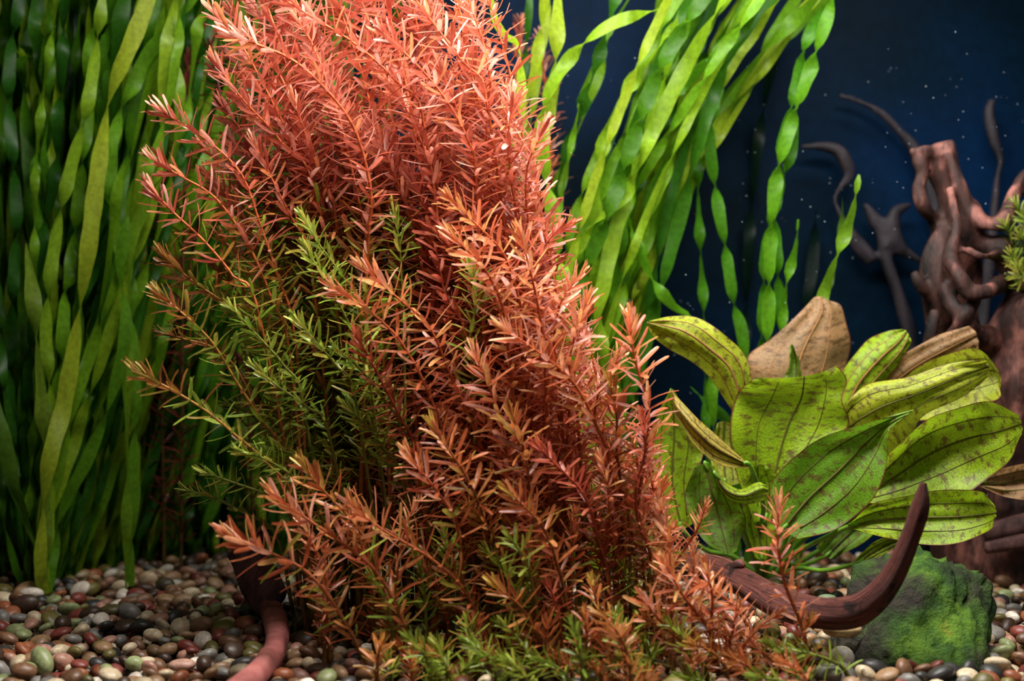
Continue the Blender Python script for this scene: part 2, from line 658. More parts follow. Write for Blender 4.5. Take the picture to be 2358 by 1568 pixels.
def shoot_nodes(path, leafy, spacing, L, whorl, spread, tipn):
    """node list along a tip->base path: position, axis, and leaf data"""
    s = arclen(path)
    tot = s[-1] * leafy
    out = []
    d, k = 0.0, 0
    roll = random.uniform(0, 6.28)
    while d < tot:
        pos = np.array([np.interp(d, s, path[:, c]) for c in range(3)])
        d2 = min(d + 0.004, s[-1]); d1 = max(d - 0.002, 0)
        ax = unit(np.array([np.interp(d1, s, path[:, c]) - np.interp(d2, s, path[:, c]) for c in range(3)]))
        g = min(1.0, k / tipn)
        ang = math.radians(10 + (spread - 10) * g ** 0.8)
        ln = L * (0.62 + 0.38 * min(1, g * 1.3)) * (1.0 - 0.28 * max(0, d / max(tot, 1e-6) - 0.35))
        roll += math.pi / whorl + 0.15
        a = np.cross(ax, (0.0, 0.0, 1.0)); a = unit(a) if np.linalg.norm(a) > 1e-3 else np.array([1.0, 0, 0])
        b = np.cross(ax, a)
        for q in range(whorl):
            th = roll + q * 2 * math.pi / whorl + random.uniform(-0.25, 0.25)
            rad = math.cos(th) * a + math.sin(th) * b
            an = ang * random.uniform(0.82, 1.18)
            dr = math.cos(an) * ax + math.sin(an) * rad + np.array([0, 0, 0.20])
            dr = unit(dr)
            nn = ax - dr * float(ax @ dr)
            nn = unit(nn) if np.linalg.norm(nn) > 1e-3 else np.array([0.0, 0, 1])
            # a little roll about the leaf's own axis
            rr = random.uniform(-0.5, 0.5)
            xx = np.cross(dr, nn)
            nn = math.cos(rr) * nn + math.sin(rr) * xx
            xx = np.cross(dr, nn)
            if random.random() < 0.07 and g >= 1: continue
            out.append((pos, np.stack([xx, dr, nn], 1), ln * random.uniform(0.82, 1.12), g))
        step = spacing * (0.35 + 0.65 * min(1, g * 0.9 + 0.05)) * random.uniform(0.85, 1.15)
        d += step
        k += 1
    return out


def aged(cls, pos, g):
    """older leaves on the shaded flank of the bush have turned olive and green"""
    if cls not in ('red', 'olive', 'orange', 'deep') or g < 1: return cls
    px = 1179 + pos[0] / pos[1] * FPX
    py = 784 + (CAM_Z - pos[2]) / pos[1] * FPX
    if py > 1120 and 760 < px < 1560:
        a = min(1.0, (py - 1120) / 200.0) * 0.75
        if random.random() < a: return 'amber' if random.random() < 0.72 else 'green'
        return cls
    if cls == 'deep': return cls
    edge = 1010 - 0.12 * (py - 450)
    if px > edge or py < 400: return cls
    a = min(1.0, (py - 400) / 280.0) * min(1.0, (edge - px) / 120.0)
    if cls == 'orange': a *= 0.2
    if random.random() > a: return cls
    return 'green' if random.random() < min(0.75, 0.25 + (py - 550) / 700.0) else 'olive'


def pick_col(cls, g):
    c = random.choice(PAL[cls])
    j = random.uniform(0.9, 1.1)
    c = tuple(min(250, x * j) for x in c)
    if g < 0.22 and random.random() < 0.6:
        t = TIPC[cls]; f = 0.55
        c = tuple(c[q] * (1 - f) + t[q] * f for q in range(3))
    return c


def path3(pts, y0, y1, base_dx=0.3):
    """tip->base pixel path with depth y0..y1, run on down to the gravel"""
    pts = list(pts)
    lx, ly = pts[-1]
    ox, oy = pts[-2]
    grow = 784 + CAM_Z / y1 * FPX
    ext = None
    if grow - ly > 12:
        slope = max(-0.6, min(0.6, (lx - ox) / max(1.0, (ly - oy))))
        pts.append((lx + slope * (grow - ly) * base_dx, grow))
    q = np.array(pts, float)
    d = np.concatenate([[0], np.cumsum(np.linalg.norm(np.diff(q, axis=0), axis=1))]); d /= d[-1]
    p = np.array([P(a, b, y0 + (y1 - y0) * t) for (a, b), t in zip(q, d)])
    p[-1, 2] = float(ground(p[-1, 0], p[-1, 1])) - 0.001
    p = catmull(p, 60)
    p[:, 2] = np.maximum(p[:, 2], -0.002)
    return even(p, 44)


N_LEAF = [0, 0]


QUEUE, TAKEN, CELL = [], {}, 0.0024     # TAKEN: which plant fills a small cell of space
PLANT = [0]


def cells(p):
    return [tuple(c) for c in np.floor(p / CELL).astype(int).tolist()]


LS = np.linspace(0.15, 1.0, 11)[:, None]


def clashes(pos, R, ln, me):
    n = 0
    for c in cells(pos + R[:, 1] * ln * LS):
        o = TAKEN.get(c)
        if o is not None and o[0] != me: n += o[1]
    return n


def settle(nodes, me):
    """turn each leaf on its node until it clears the stalks and leaves of the plants around"""
    out = []
    for pos, R, ln, g in nodes:
        best = (clashes(pos, R, ln, me), R, ln)
        k = 0
        while best[0] and k < 20:
            k += 1
            Q = np.array(Matrix.Rotation(random.uniform(-0.17, 0.17) * (1 + min(k, 9) * 0.4), 3, 'X') @ Matrix.Rotation(random.uniform(-0.17, 0.17) * (1 + min(k, 9) * 0.4), 3, 'Z'))
            R2 = R @ Q
            l2 = ln * (1.0 if k < 6 else 0.85 if k < 12 else 0.7)
            c = clashes(pos, R2, l2, me)
            if c < best[0]: best = (c, R2, l2)
        _, R, ln = best
        for c in cells(pos + R[:, 1] * ln * LS): TAKEN.setdefault(c, (me, 1))
        out.append((pos, R, ln, g))
    return out


def stem_plant(pts, y0, y1, *args, path=None, **kw):
    QUEUE.append((path3(pts, y0, y1) if path is None else path, args, kw))


def grow_stems(part=True):
    paths = [q[0] for q in QUEUE]
    if part:
        fx = [wood_line(BRANCH, .0125), wood_line(ROOT, .010), wood_line(BARK, .011)]
        fx += [(np.array([c + [0, 0, -.004], c + [0, 0, .004]]), r * .8) for c, r in STONES]
        new = part_curves([p[::-1] for p in paths], [.0036] * len(paths), 0, 0.79, 1.07, 60, .0040, fx)
        paths = [even(p, 72)[::-1] for p in new]
        for p in paths: p[-1, 2] = min(p[-1, 2], float(ground(p[-1, 0], p[-1, 1])) - 0.001)
    ids = []
    for p in paths:
        PLANT[0] += 1
        ids.append(PLANT[0])
        for c in cells(even(p, max(20, int(arclen(p)[-1] / .0018)))): TAKEN[c] = (PLANT[0], 4)
        POSTS.extend((q, .0020) for q in even(p, 150) if q[2] < .02)
    for p, me, (_, args, kw) in zip(paths, ids, QUEUE):
        build_stem(p, me, *args, **kw)
    QUEUE.clear()
    return paths


def build_stem(p, me, cls, label, group=None, leafy=0.75, spacing=0.0062, L=0.0205, whorl=4, spread=74, tipn=7, single=True, stem_r=0.0013, wid=None, tone=None):
    base = p[-1].copy()
    root = link('stem_plant', None, loc=base)
    root.empty_display_size = 0.01
    tag(root, label, 'aquatic plant', group)
    n = len(p)
    r = np.linspace(stem_r * 0.45, stem_r * 1.15, n)
    r *= 1 + 0.12 * (np.arange(n) % 3 == 0)
    v, f = tube(p - base, r, 6)
    sc_ = np.array(lin(STEMC[cls])); c = np.tile(sc_, (len(v), 1))
    k_ = np.concatenate([np.repeat(np.linspace(0, 1, n), 6), [0, 1]])[:, None] ** 1.3
    c = c * (1 - 0.8 * k_) + np.array(lin((96, 82, 38))) * 0.8 * k_
    link('stem', make_mesh('stem', v, f, M_STEM, col=c), root)
    nodes = settle(shoot_nodes(p, leafy, spacing, L, whorl, spread, tipn), me)
    if single:
        for pos, R, ln, g in nodes:
            col = random.choice(PAL[aged(cls, pos, g)])
            if g < 0.22 and random.random() < 0.6: col = TIPC[cls]
            o = bpy.data.objects.new('leaf', leaf_mesh(random.randrange(4), random.randrange(2), col))
            M = Matrix((R * ln).tolist()).to_4x4()
            M.translation = Vector((pos - base).tolist())
            o.matrix_local = M
            COL.objects.link(o)
            o.parent = root
            N_LEAF[0] += 1
    else:
        V, F, C = [], [], []
        for k, (pos, R, ln, g) in enumerate(nodes):
            t = leaf_verts(random.randrange(4), random.choice((0.060, 0.078)) if wid is None else wid)
            V.append((t * ln) @ R.T + (pos - base))
            F.append(LF + k * 18)
            a_ = aged(cls, pos, g)
            pc = pick_col(a_, g)
            if tone and a_ == cls: pc = tuple(pc[q] * 0.55 + tone[q] * 0.45 for q in range(3))
            C.append(np.tile(lin(pc), (18, 1)))
        if V:
            o = link('foliage', make_mesh('foliage', np.vstack(V), np.vstack(F), M_LEAF, col=np.vstack(C)), root)
            tag(o, kind='stuff')
            N_LEAF[1] += len(V)
    return root


BRANCH = ([(1560, 1300), (1640, 1310), (1700, 1335), (1790, 1385), (1880, 1410), (1960, 1408), (2015, 1375), (2060, 1315), (2095, 1235), (2118, 1165), (2126, 1112)],
          [.97, .95, .92, .89, .87, .856, .848, .845, .843, .841, .84], [24, 28, 31, 38, 37, 39, 33, 25, 20, 19, 7])
ROOT = ([(622, 1398), (638, 1445), (634, 1492), (602, 1540), (530, 1605)], [.975, .935, .885, .835, .775], [26, 27, 27, 29, 34])
BARK = ([(556, 1262), (580, 1310), (606, 1355), (632, 1392)], [1.0, .99, .98, .97], [40, 44, 46, 40])


def wood_line(w, r):
    return catmull(np.array([P(a_, b_, y_) for (a_, b_), y_ in zip(w[0], w[1])]), 40), r


RS = 'prominent shoots of the red bush'
# (tip -> base pixels, depth at tip, depth at base, class, label, options)
SH = [
    ([(492, 28), (560, 110), (640, 260), (720, 420), (780, 640)], .93, .98, 'red', 'red shoot with its tip at the upper left shoulder of the bush', {}),
    ([(500, 150), (560, 230), (650, 330), (740, 500)], .92, .98, 'red', 'red shoot tucked just under the upper left shoulder shoot', {}),
    ([(370, 256), (470, 318), (555, 400), (600, 520), (640, 640), (680, 800)], .90, .96, 'red', 'long arching red shoot with bare orange stem and tip beside the tall ribbon grass', dict(leafy=.5)),
    ([(356, 370), (420, 408), (495, 455), (570, 560), (630, 700), (670, 830)], .90, .96, 'red', 'copper red shoot leaning out below the longest arching shoot', dict(leafy=.55)),
    ([(350, 436), (400, 490), (470, 555), (540, 640), (600, 740)], .89, .95, 'red', 'dull red shoot with widely spaced leaves over the dark gap by the ribbon grass', dict(leafy=.65, spacing=.0075)),
    ([(380, 592), (440, 645), (520, 700), (610, 780)], .91, .96, 'olive', 'brownish olive shoot leaning over the dark gap', dict(leafy=.6, spacing=.0075)),
    ([(372, 682), (430, 730), (490, 790), (545, 880), (600, 965), (650, 1060)], .89, .95, 'olive', 'long olive-brown shoot with a pinkish tip and open feathery leaves', dict(leafy=.6, spacing=.0075)),
    ([(376, 768), (430, 782), (490, 800), (545, 850), (600, 970), (660, 1150), (705, 1340)], .90, .965, 'olive', 'small yellowish olive side shoot beside the long olive-brown one', dict(leafy=.2, L=.014)),
    ([(320, 858), (400, 900), (480, 950), (545, 1005), (610, 1065), (680, 1160)], .87, .93, 'olive', 'olive shoot reaching furthest out towards the ribbon grass, with comb-like leaves', dict(leafy=.72, spacing=.0080, L=.020)),
    ([(470, 1088), (540, 1112), (620, 1142), (680, 1190)], .90, .94, 'green', 'dark green low shoot above the shaded gravel', dict(leafy=.6, L=.014)),
    ([(428, 1128), (480, 1142), (560, 1180), (640, 1240)], .93, .96, 'green', 'dim green shoot lowest over the shaded gravel', dict(leafy=.5, L=.014)),
    ([(560, 1040), (620, 1060), (690, 1110), (740, 1180)], .89, .93, 'green', 'bright green low shoot under the furthest-reaching olive shoot', dict(leafy=.6, L=.016)),
    ([(600, 1030), (660, 1040), (730, 1080), (800, 1160)], .91, .94, 'green', 'yellow-green spreading shoot beside the bright green low shoot', dict(leafy=.5, L=.016)),
    ([(528, 80), (660, 130), (735, 190), (805, 275), (842, 375), (856, 480), (845, 610)], .89, .96, 'red', 'long red shoot with thick bare orange stem in the middle of the bush', dict(leafy=.62, stem_r=.0016, L=.02)),
    ([(884, 76), (960, 150), (1020, 220), (1080, 330), (1100, 470)], .89, .97, 'red', 'salmon shoot with pale cream tip near the crown of the bush', dict(L=.02)),
    ([(625, -20), (720, 40), (830, 110), (930, 210), (985, 340)], .90, .97, 'red', 'orange-stemmed red shoot arching through the crown of the bush', dict(L=.02)),
    ([(950, -10), (1010, 70), (1075, 160), (1130, 290)], .90, .97, 'red', 'pinkish shoot with cream tip at the top of the crown', dict(L=.02)),
    ([(1075, -10), (1110, 90), (1130, 200), (1120, 330)], .92, .98, 'red', 'upright pink shoot at the edge of the crown beside the pale green ribbon', dict(L=.019)),
    ([(590, 335), (630, 420), (680, 520), (720, 640)], .92, .97, 'red', 'rusty shoot with a yellow tip among the left-hand red stems', {}),
    ([(680, 240), (710, 330), (750, 440), (780, 560)], .93, .98, 'red', 'upright rusty shoot with slim yellow tip in the bush centre', {}),
    ([(1180, 230), (1170, 330), (1180, 440), (1190, 560)], .91, .98, 'red', 'upright salmon shoot at the right shoulder of the bush', {}),
    ([(1250, 300), (1215, 380), (1212, 470), (1225, 560), (1230, 680)], .91, .98, 'red', 'salmon shoot standing out beside the bright green ribbon tangle', {}),
    ([(700, 505), (740, 570), (790, 640), (830, 740)], .91, .96, 'green', 'bright yellow-green shoot high inside the red bush', dict(leafy=.4, L=.016)),
    ([(905, 485), (920, 560), (925, 650), (930, 750)], .92, .96, 'green', 'upright yellow-green shoot among dark red stems', dict(leafy=.35, L=.016)),
    ([(705, 575), (760, 660), (810, 760), (850, 860)], .90, .95, 'green', 'long lime shoot slanting down through the bush centre', dict(leafy=.55, L=.017)),
    ([(1085, 625), (1095, 700), (1080, 800), (1090, 900)], .91, .95, 'green', 'deep green shoot between two orange shoots', dict(leafy=.4, L=.019)),
    ([(690, 745), (730, 790), (780, 850), (820, 930)], .89, .94, 'green', 'lime green star-shaped shoot left of the centre', dict(leafy=.45, L=.018)),
    ([(540, 715), (600, 780), (660, 850), (700, 940)], .90, .94, 'green', 'yellow-green shoot with a long bare stalk at the dark left side', dict(leafy=.4, L=.017)),
    ([(590, 850), (640, 890), (710, 940), (760, 1010)], .89, .94, 'green', 'flat lime shoot with fern-like leaves above the dark hollow', dict(leafy=.5, L=.016)),
    ([(775, 805), (830, 850), (890, 930), (930, 1020)], .89, .93, 'green', 'yellow-green shoot leaning against a dark red stem', dict(leafy=.5, L=.017)),
    ([(800, 940), (850, 985), (890, 1040), (930, 1120)], .89, .93, 'green', 'fresh green shoot in the dark hollow of the bush', dict(leafy=.5, L=.016)),
    ([(768, 662), (850, 715), (925, 790), (985, 900), (1040, 1050), (1080, 1200)], .87, .92, 'orange', 'long salmon orange shoot with a pale pointed tip in the bush centre', dict(leafy=.75, spacing=.007)),
    ([(838, 618), (920, 690), (990, 755), (1040, 870), (1100, 1010), (1150, 1150)], .88, .93, 'orange', 'stout orange-red shoot lying just behind the long salmon shoot', dict(leafy=.75, spacing=.0068)),
    ([(828, 785), (880, 880), (920, 960), (960, 1060)], .88, .92, 'deep', 'dark red shoot with upright narrow leaves in front of green shoots', {}),
    ([(1042, 465), (1100, 520), (1160, 585), (1195, 690), (1210, 820)], .88, .95, 'orange', 'orange shoot with a comb of upright leaves on the right flank', {}),
    ([(1040, 545), (1110, 610), (1155, 700), (1170, 810), (1180, 900)], .87, .94, 'orange', 'salmon shoot with long pale leaves pointing to the bush centre', {}),
    ([(1310, 520), (1265, 550), (1235, 620), (1230, 720)], .90, .95, 'deep', 'pinkish red shoot poking out over the green ribbons', dict(L=.017)),
    ([(1200, 545), (1225, 640), (1245, 740), (1255, 840)], .87, .93, 'orange', 'upright orange shoot with a green-yellow tip on the right flank', {}),
    ([(1330, 640), (1290, 700), (1275, 800), (1290, 900)], .89, .94, 'orange', 'peach shoot with bristling level leaves on the right flank', {}),
    ([(1350, 700), (1325, 770), (1310, 850), (1330, 960)], .88, .93, 'orange', 'tall orange shoot ending in a brush of upright leaves', {}),
    ([(1165, 760), (1245, 815), (1320, 880), (1375, 985), (1410, 1100)], .86, .91, 'orange', 'broad pale pink-orange shoot spreading over the right flank', dict(L=.02)),
    ([(1420, 830), (1380, 900), (1370, 990), (1400, 1100)], .89, .93, 'orange', 'salmon shoot at the lower right flank behind the lone upright one', {}),
    ([(1450, 738), (1462, 830), (1490, 920), (1492, 1000), (1478, 1100), (1470, 1180), (1490, 1270)], .87, .90, 'orange', 'lone upright orange shoot standing in front of the broad spotted leaves', dict(leafy=.8, spacing=.0055, spread=70)),
    ([(1480, 960), (1485, 1040), (1465, 1120), (1470, 1200), (1500, 1290)], .86, .89, 'deep', 'short red shoot with bottle-brush leaves in front of the lone upright shoot', dict(leafy=.75, spacing=.0045, L=.013, spread=80)),
    ([(1240, 1030), (1290, 1080), (1345, 1140), (1375, 1230), (1400, 1330)], .855, .885, 'deep', 'feathery red shoot with a pink tip slanting down the right flank', dict(leafy=.85, spacing=.0042, L=.016, spread=72)),
    ([(1385, 1060), (1400, 1120), (1405, 1200), (1420, 1300)], .865, .89, 'orange', 'short coral shoot rising behind the feathery red one', dict(leafy=.7, spacing=.005, L=.014)),
    ([(1095, 820), (1130, 900), (1160, 990), (1170, 1090)], .87, .91, 'orange', 'orange shoot with bright yellow tip in the middle of the right flank', {}),
    ([(1405, 890), (1420, 960), (1420, 1040), (1430, 1130)], .88, .91, 'amber', 'yellow-orange shoot close to the lone upright one', {}),
    ([(1180, 960), (1210, 1050), (1220, 1130), (1230, 1230)], .86, .90, 'amber', 'olive-yellow tipped shoot with level comb leaves', dict(spacing=.0055)),
    ([(1000, 990), (1060, 1075), (1105, 1170), (1130, 1300)], .855, .89, 'amber', 'amber shoot with broad upright leaves low in the bush', {}),
    ([(945, 1055), (1005, 1130), (1050, 1200), (1065, 1310), (1062, 1420)], .85, .875, 'orange', 'rosy orange shoot with a yellow star tip and dark red stem', dict(leafy=.7)),
    ([(640, 1148), (700, 1190), (780, 1245), (860, 1310), (915, 1400), (960, 1530)], .84, .852, 'orange', 'big arching red shoot with yellow tip above the dark bark piece', dict(leafy=.8, spacing=.0064, L=.0245)),
    ([(540, 1238), (620, 1272), (700, 1312), (765, 1385), (820, 1480), (860, 1562)], .83, .848, 'orange', 'lowest arching red shoot whose tip hangs over the dark bark piece', dict(leafy=.8, spacing=.0068, L=.0255)),
    ([(815, 1170), (885, 1222), (990, 1285), (1070, 1360), (1120, 1470)], .842, .86, 'orange', 'rust shoot with a thick curved orange stem low in the bush', dict(leafy=.75, L=.0225)),
    ([(700, 1078), (745, 1130), (810, 1200), (860, 1290)], .86, .89, 'amber', 'yellow-green tipped shoot just above the big arching red shoot', dict(leafy=.45)),
    ([(1180, 1140), (1250, 1215), (1290, 1320), (1310, 1420), (1330, 1510)], .845, .865, 'amber', 'large amber shoot with comb-like leaves and a yellow heart', dict(leafy=.75, L=.02, spacing=.0055)),
    ([(1175, 1240), (1210, 1290), (1230, 1370), (1240, 1450)], .84, .865, 'green', 'bright green rosette shoot beside the large amber shoot', dict(leafy=.3, L=.017, spread=80, tipn=4)),
    ([(1150, 1355), (1205, 1405), (1245, 1480), (1270, 1540)], .835, .852, 'amber', 'open yellow-hearted star shoot near the bottom of the bush', dict(leafy=.6, L=.02, spread=78, tipn=5)),
    ([(1075, 1440), (1085, 1480), (1095, 1540)], .835, .85, 'green', 'small green star shoot sprouting just above the gravel', dict(leafy=.5, L=.016, spread=85, tipn=4)),
    ([(1175, 1490), (1180, 1520), (1185, 1558)], .84, .85, 'green', 'dark green young shoot in the shade by the gravel', dict(leafy=.6, L=.014, spread=85, tipn=4)),
    ([(1265, 1350), (1280, 1390), (1290, 1450), (1295, 1530)], .84, .855, 'deep', 'small curled coral shoot low between green ones', dict(leafy=.4, L=.012, spread=75, tipn=4)),
    ([(1425, 1450), (1435, 1490), (1440, 1545)], .835, .85, 'green', 'lime star shoot low at the foot of the bush', dict(leafy=.5, L=.017, spread=80, tipn=4)),
    ([(1490, 1480), (1500, 1520), (1510, 1556)], .835, .85, 'green', 'leafy green shoot beside the lime star shoot', dict(leafy=.6, L=.015, spread=80, tipn=4)),
    ([(1365, 1345), (1375, 1400), (1380, 1470)], .84, .86, 'amber', 'short amber shoot standing straight up in the low thicket', dict(leafy=.5, L=.015)),
    ([(1535, 1305), (1575, 1375), (1630, 1445), (1650, 1530)], .835, .855, 'orange', 'pink-tipped coral shoot in front of the thick end of the curved branch', dict(leafy=.75, L=.018, spacing=.005)),
    ([(1625, 1310), (1640, 1370), (1640, 1440), (1645, 1530)], .84, .856, 'orange', 'coral shoot rising close beside the pink-tipped one', dict(leafy=.7, L=.016, spacing=.005)),
    ([(1490, 1390), (1520, 1430), (1570, 1480), (1600, 1550)], .835, .85, 'orange', 'half-open coral rosette leaning low over the gravel', dict(leafy=.4, L=.02, spread=75, tipn=4)),
    ([(1792, 1165), (1792, 1250), (1806, 1340), (1838, 1420), (1856, 1490), (1835, 1556)], .845, .852, 'orange', 'slender lone red shoot standing in front of the curved driftwood branch', dict(leafy=.86, spacing=.0058, L=.019, spread=76)),
    ([(1625, 1165), (1605, 1220), (1560, 1290), (1530, 1370)], .87, .89, 'orange', 'peach shoot reaching towards the broad spotted leaves', dict(leafy=.65, spacing=.0042, L=.011, spread=78)),
    ([(1548, 1215), (1540, 1260), (1530, 1330)], .86, .885, 'orange', 'small orange bud shoot beside the peach shoot', dict(leafy=.5, L=.012)),
    ([(1790, 1415), (1740, 1450), (1700, 1500), (1690, 1550)], .84, .852, 'orange', 'low orange shoot spreading over the gravel below the curved branch', dict(leafy=.8, spacing=.004, L=.012)),
    ([(1865, 1430), (1840, 1470), (1800, 1520), (1790, 1556)], .842, .852, 'amber', 'low rusty shoot at the gravel edge by the lone red shoot', dict(leafy=.8, spacing=.0045, L=.011)),
    ([(1700, 1400), (1690, 1440), (1680, 1500), (1685, 1550)], .842, .854, 'orange', 'short fuzzy orange shoot under the thick end of the branch', dict(leafy=.8, spacing=.0045, L=.013)),
    ([(1885, 1490), (1860, 1520), (1845, 1555)], .838, .848, 'amber', 'tiny rusty sprig at the last edge of the bush', dict(leafy=.9, spacing=.005, L=.010)),
]
for pts, y0, y1, cls, label, kw in SH:
    stem_plant(pts, y0, y1, cls, label, RS, **kw)

# the crowd of stems behind them
TONES = {'red': (('rosy pink', (234, 168, 150)), ('salmon', (224, 140, 104)), ('rust red', (190, 96, 64)), ('deep red', (180, 80, 68))),
         'olive': (('bronze', (176, 104, 56)), ('olive-brown', (140, 104, 48))),
         'green': (('lime green', (176, 190, 70)), ('mid green', (124, 152, 50))),
         'orange': (('peach', (236, 176, 132)), ('orange', (222, 134, 76)), ('coral red', (208, 102, 76))),
         'amber': (('golden', (210, 158, 74)), ('rusty', (180, 92, 52)))}
REG = [
    ([(510, -140), (1090, -140), (1125, 120), (1215, 290), (1270, 440), (1000, 460), (700, 440), (450, 420), (420, 310), (530, 190)], 74, (('red', 1.0),), .93, 1.03,
     'stem in the bush crown', 'stems in the red crown', dict(leafy=.85, L=.0215, spacing=.0070), (720, 'on the side of the tall ribbon grass'), (1010, 'in its dense heart'), 'beside the bright green ribbon tangle'),
    ([(470, 470), (900, 450), (1040, 700), (900, 1060), (640, 1100), (560, 1000), (470, 780)], 46, (('olive', .45), ('green', .55)), .95, 1.03,
     'stem in the shaded bush flank', 'stems in the shaded side of the bush', dict(leafy=.8, L=.017, spacing=.0080), (640, 'at its open edge'), (800, 'between bare stalks'), 'up against the orange shoots'),
    ([(1000, 450), (1270, 440), (1320, 640), (1400, 850), (1500, 1000), (1530, 1150), (1150, 1180), (1000, 950), (950, 700)], 46, (('orange', .75), ('red', .25)), .90, .97,
     'stem in the bright bush flank', 'stems in the bright flank of the bush', dict(leafy=.65, L=.017, spacing=.006), (1150, 'towards its dark hollow'), (1300, 'in the thick of it'), 'towards the broad spotted leaves'),
    ([(680, 1180), (1000, 1130), (1550, 1150), (1640, 1330), (1700, 1430), (1650, 1540), (1300, 1540), (960, 1520), (760, 1380)], 46, (('amber', .5), ('green', .22), ('orange', .28)), .86, .90,
     'stem in the low bush thicket', 'stems in the low thicket', dict(leafy=.85, L=.0155, spacing=.0060), (980, 'behind the arching red shoots'), (1330, 'around the large amber shoot'), 'near the thick end of the curved branch'),
    ([(850, 1480), (1100, 1420), (1500, 1410), (1650, 1450), (1760, 1470), (1870, 1500), (1870, 1562), (850, 1565)], 54, (('amber', .5), ('green', .38), ('orange', .12)), .805, .852,
     'short shoot on the gravel before the bush', 'short shoots in front of the bush', dict(leafy=.92, L=.0145, spacing=.0055, tipn=5, spread=72, whorl=5), (1050, 'by the arching red stems'), (1450, 'by the green star shoots'), 'below the curved branch'),
]


def inside(x, y, poly):
    c = False
    for (x1, y1), (x2, y2) in zip(poly, poly[1:] + poly[:1]):
        if (y1 > y) != (y2 > y) and x < (x2 - x1) * (y - y1) / (y2 - y1) + x1: c = not c
    return c


for poly, cnt, mixc, ya, yb, lab, grp, kw, z1, z2, z3 in REG:
    xs = [q[0] for q in poly]; ys = [q[1] for q in poly]
    made = []
    while len(made) < cnt:
        # spread-out sampling
        best = None
        for _ in range(6):
            while True:
                x, y = random.uniform(min(xs), max(xs)), random.uniform(min(ys), max(ys))
                if inside(x, y, poly): break
            dd = min([(x - a) ** 2 + (y - b) ** 2 for a, b in made] or [1e9])
            if best is None or dd > best[0]: best = (dd, x, y)
        _, x, y = best
        made.append((x, y))
        r_, cls = random.random(), mixc[-1][0]
        for c_, w_ in mixc:
            if r_ < w_: cls = c_; break
            r_ -= w_
        yt = random.uniform(ya, yb)
        tn, tc = random.choice(TONES[cls])
        ybase = min(1.06, yt + random.uniform(0.0, 0.05)) if y < 1100 else yt + random.uniform(-.01, .01)
        grow = 784 + CAM_Z / ybase * FPX
        bx = 640 + (x - 350) * 0.80 if x < 1150 else x + random.uniform(-20, 120)
        if y > 1100: bx = x + random.uniform(-20, 90)
        bx += random.uniform(-50, 50)
        hgt = grow - y
        if hgt < 25: continue
        c1 = (bx + (x - bx) * 0.10, grow - hgt * 0.45)
        c2 = (bx + (x - bx) * 0.42, grow - hgt * 0.76)
        c3 = (bx + (x - bx) * 0.75, grow - hgt * 0.93)
        stem_plant([(x, y), c3, c2, c1, (bx, grow)], yt, ybase, cls, '%s %s %s' % (tn, lab, z1[1] if x < z1[0] else z2[1] if x < z2[0] else z3), grp, single=False, tone=tc, **kw)

grow_stems()

# dim red plants further back
for k, (px, py, dx) in enumerate([(478, 60, 70), (432, 140, -10), (1200, 60, -30), (1246, 90, 30), (350, 290, 20)]):
    stem_plant([(px, py), (px + dx * .4, py + 150), (px + dx, py + 420)], 1.19 + .014 * k, 1.20 + .014 * k, 'dark' if px < 600 else 'red',
               'dim dark red stem plant behind the bush, beside the ribbon grass' if px < 600 else 'pinkish red stem plant peeping out behind the pale green ribbon',
               'dim red stem plants behind the bush' if px < 600 else 'pinkish stems behind the bush', leafy=.95, L=.020, spacing=.008, single=False)

DIM = grow_stems(False)

# ------------------------------------------------------------------ ribbon grass
RIBC = [(92, 150, 28), (66, 124, 24), (124, 172, 34), (48, 104, 26), (150, 186, 40), (76, 130, 22), (56, 112, 24)]


def ribbon(p, half, pitch, phase, col, n=None, amp=1.0, tip_taper=True):
    s0 = arclen(np.asarray(p))[-1]
    n = n or max(24, int(s0 / 0.006))
    q = even(catmull(p, 240), n)
    s = arclen(q)
    t, a, b = frames(q)
    th = phase + amp * (s / pitch * math.pi - 0.42 * np.sin(2 * (s / pitch * math.pi)))
    W = np.cos(th)[:, None] * a + np.sin(th)[:, None] * b
    N = -np.sin(th)[:, None] * a + np.cos(th)[:, None] * b
    u = s / s[-1]
    hw = half * np.clip(0.55 + u * 3, 0, 1)
    if tip_taper: hw = hw * np.clip((1 - u) / 0.06, 0.05, 1) ** 0.6
    hw = hw * (1 + 0.06 * np.sin(s * 180 + phase))
    v = np.stack([q - W * hw[:, None], q - N * (hw * 0.16)[:, None], q + W * hw[:, None]], 1).reshape(-1, 3)
    i = np.arange(n - 1)[:, None] * 3 + np.arange(2)[None, :]
    i = i.ravel()
    f = np.stack([i, i + 1, i + 4, i + 3], -1)
    c = np.tile(lin(col), (len(v), 1))
    return v, f, c


GRASS = []


def grass_plant(leaves, label, group=None):
    GRASS.append((leaves, label, group))


def build_grass(leaves, label, group):
    """leaves: list of (path base->tip, half width, pitch, colour)"""
    base = np.mean([l[0][0] for l in leaves], axis=0)
    base[2] = float(ground(base[0], base[1]))
    root = link('ribbon_grass', None, loc=base)
    root.empty_display_size = 0.01
    tag(root, label, 'aquatic plant', group)
    for path, half, pitch, col in leaves:
        v, f, c = ribbon(path, half, pitch, random.uniform(0, 3.1), col)
        link('leaf', make_mesh('leaf', v - base, f, M_RIBBON, col=c), root)
    return root


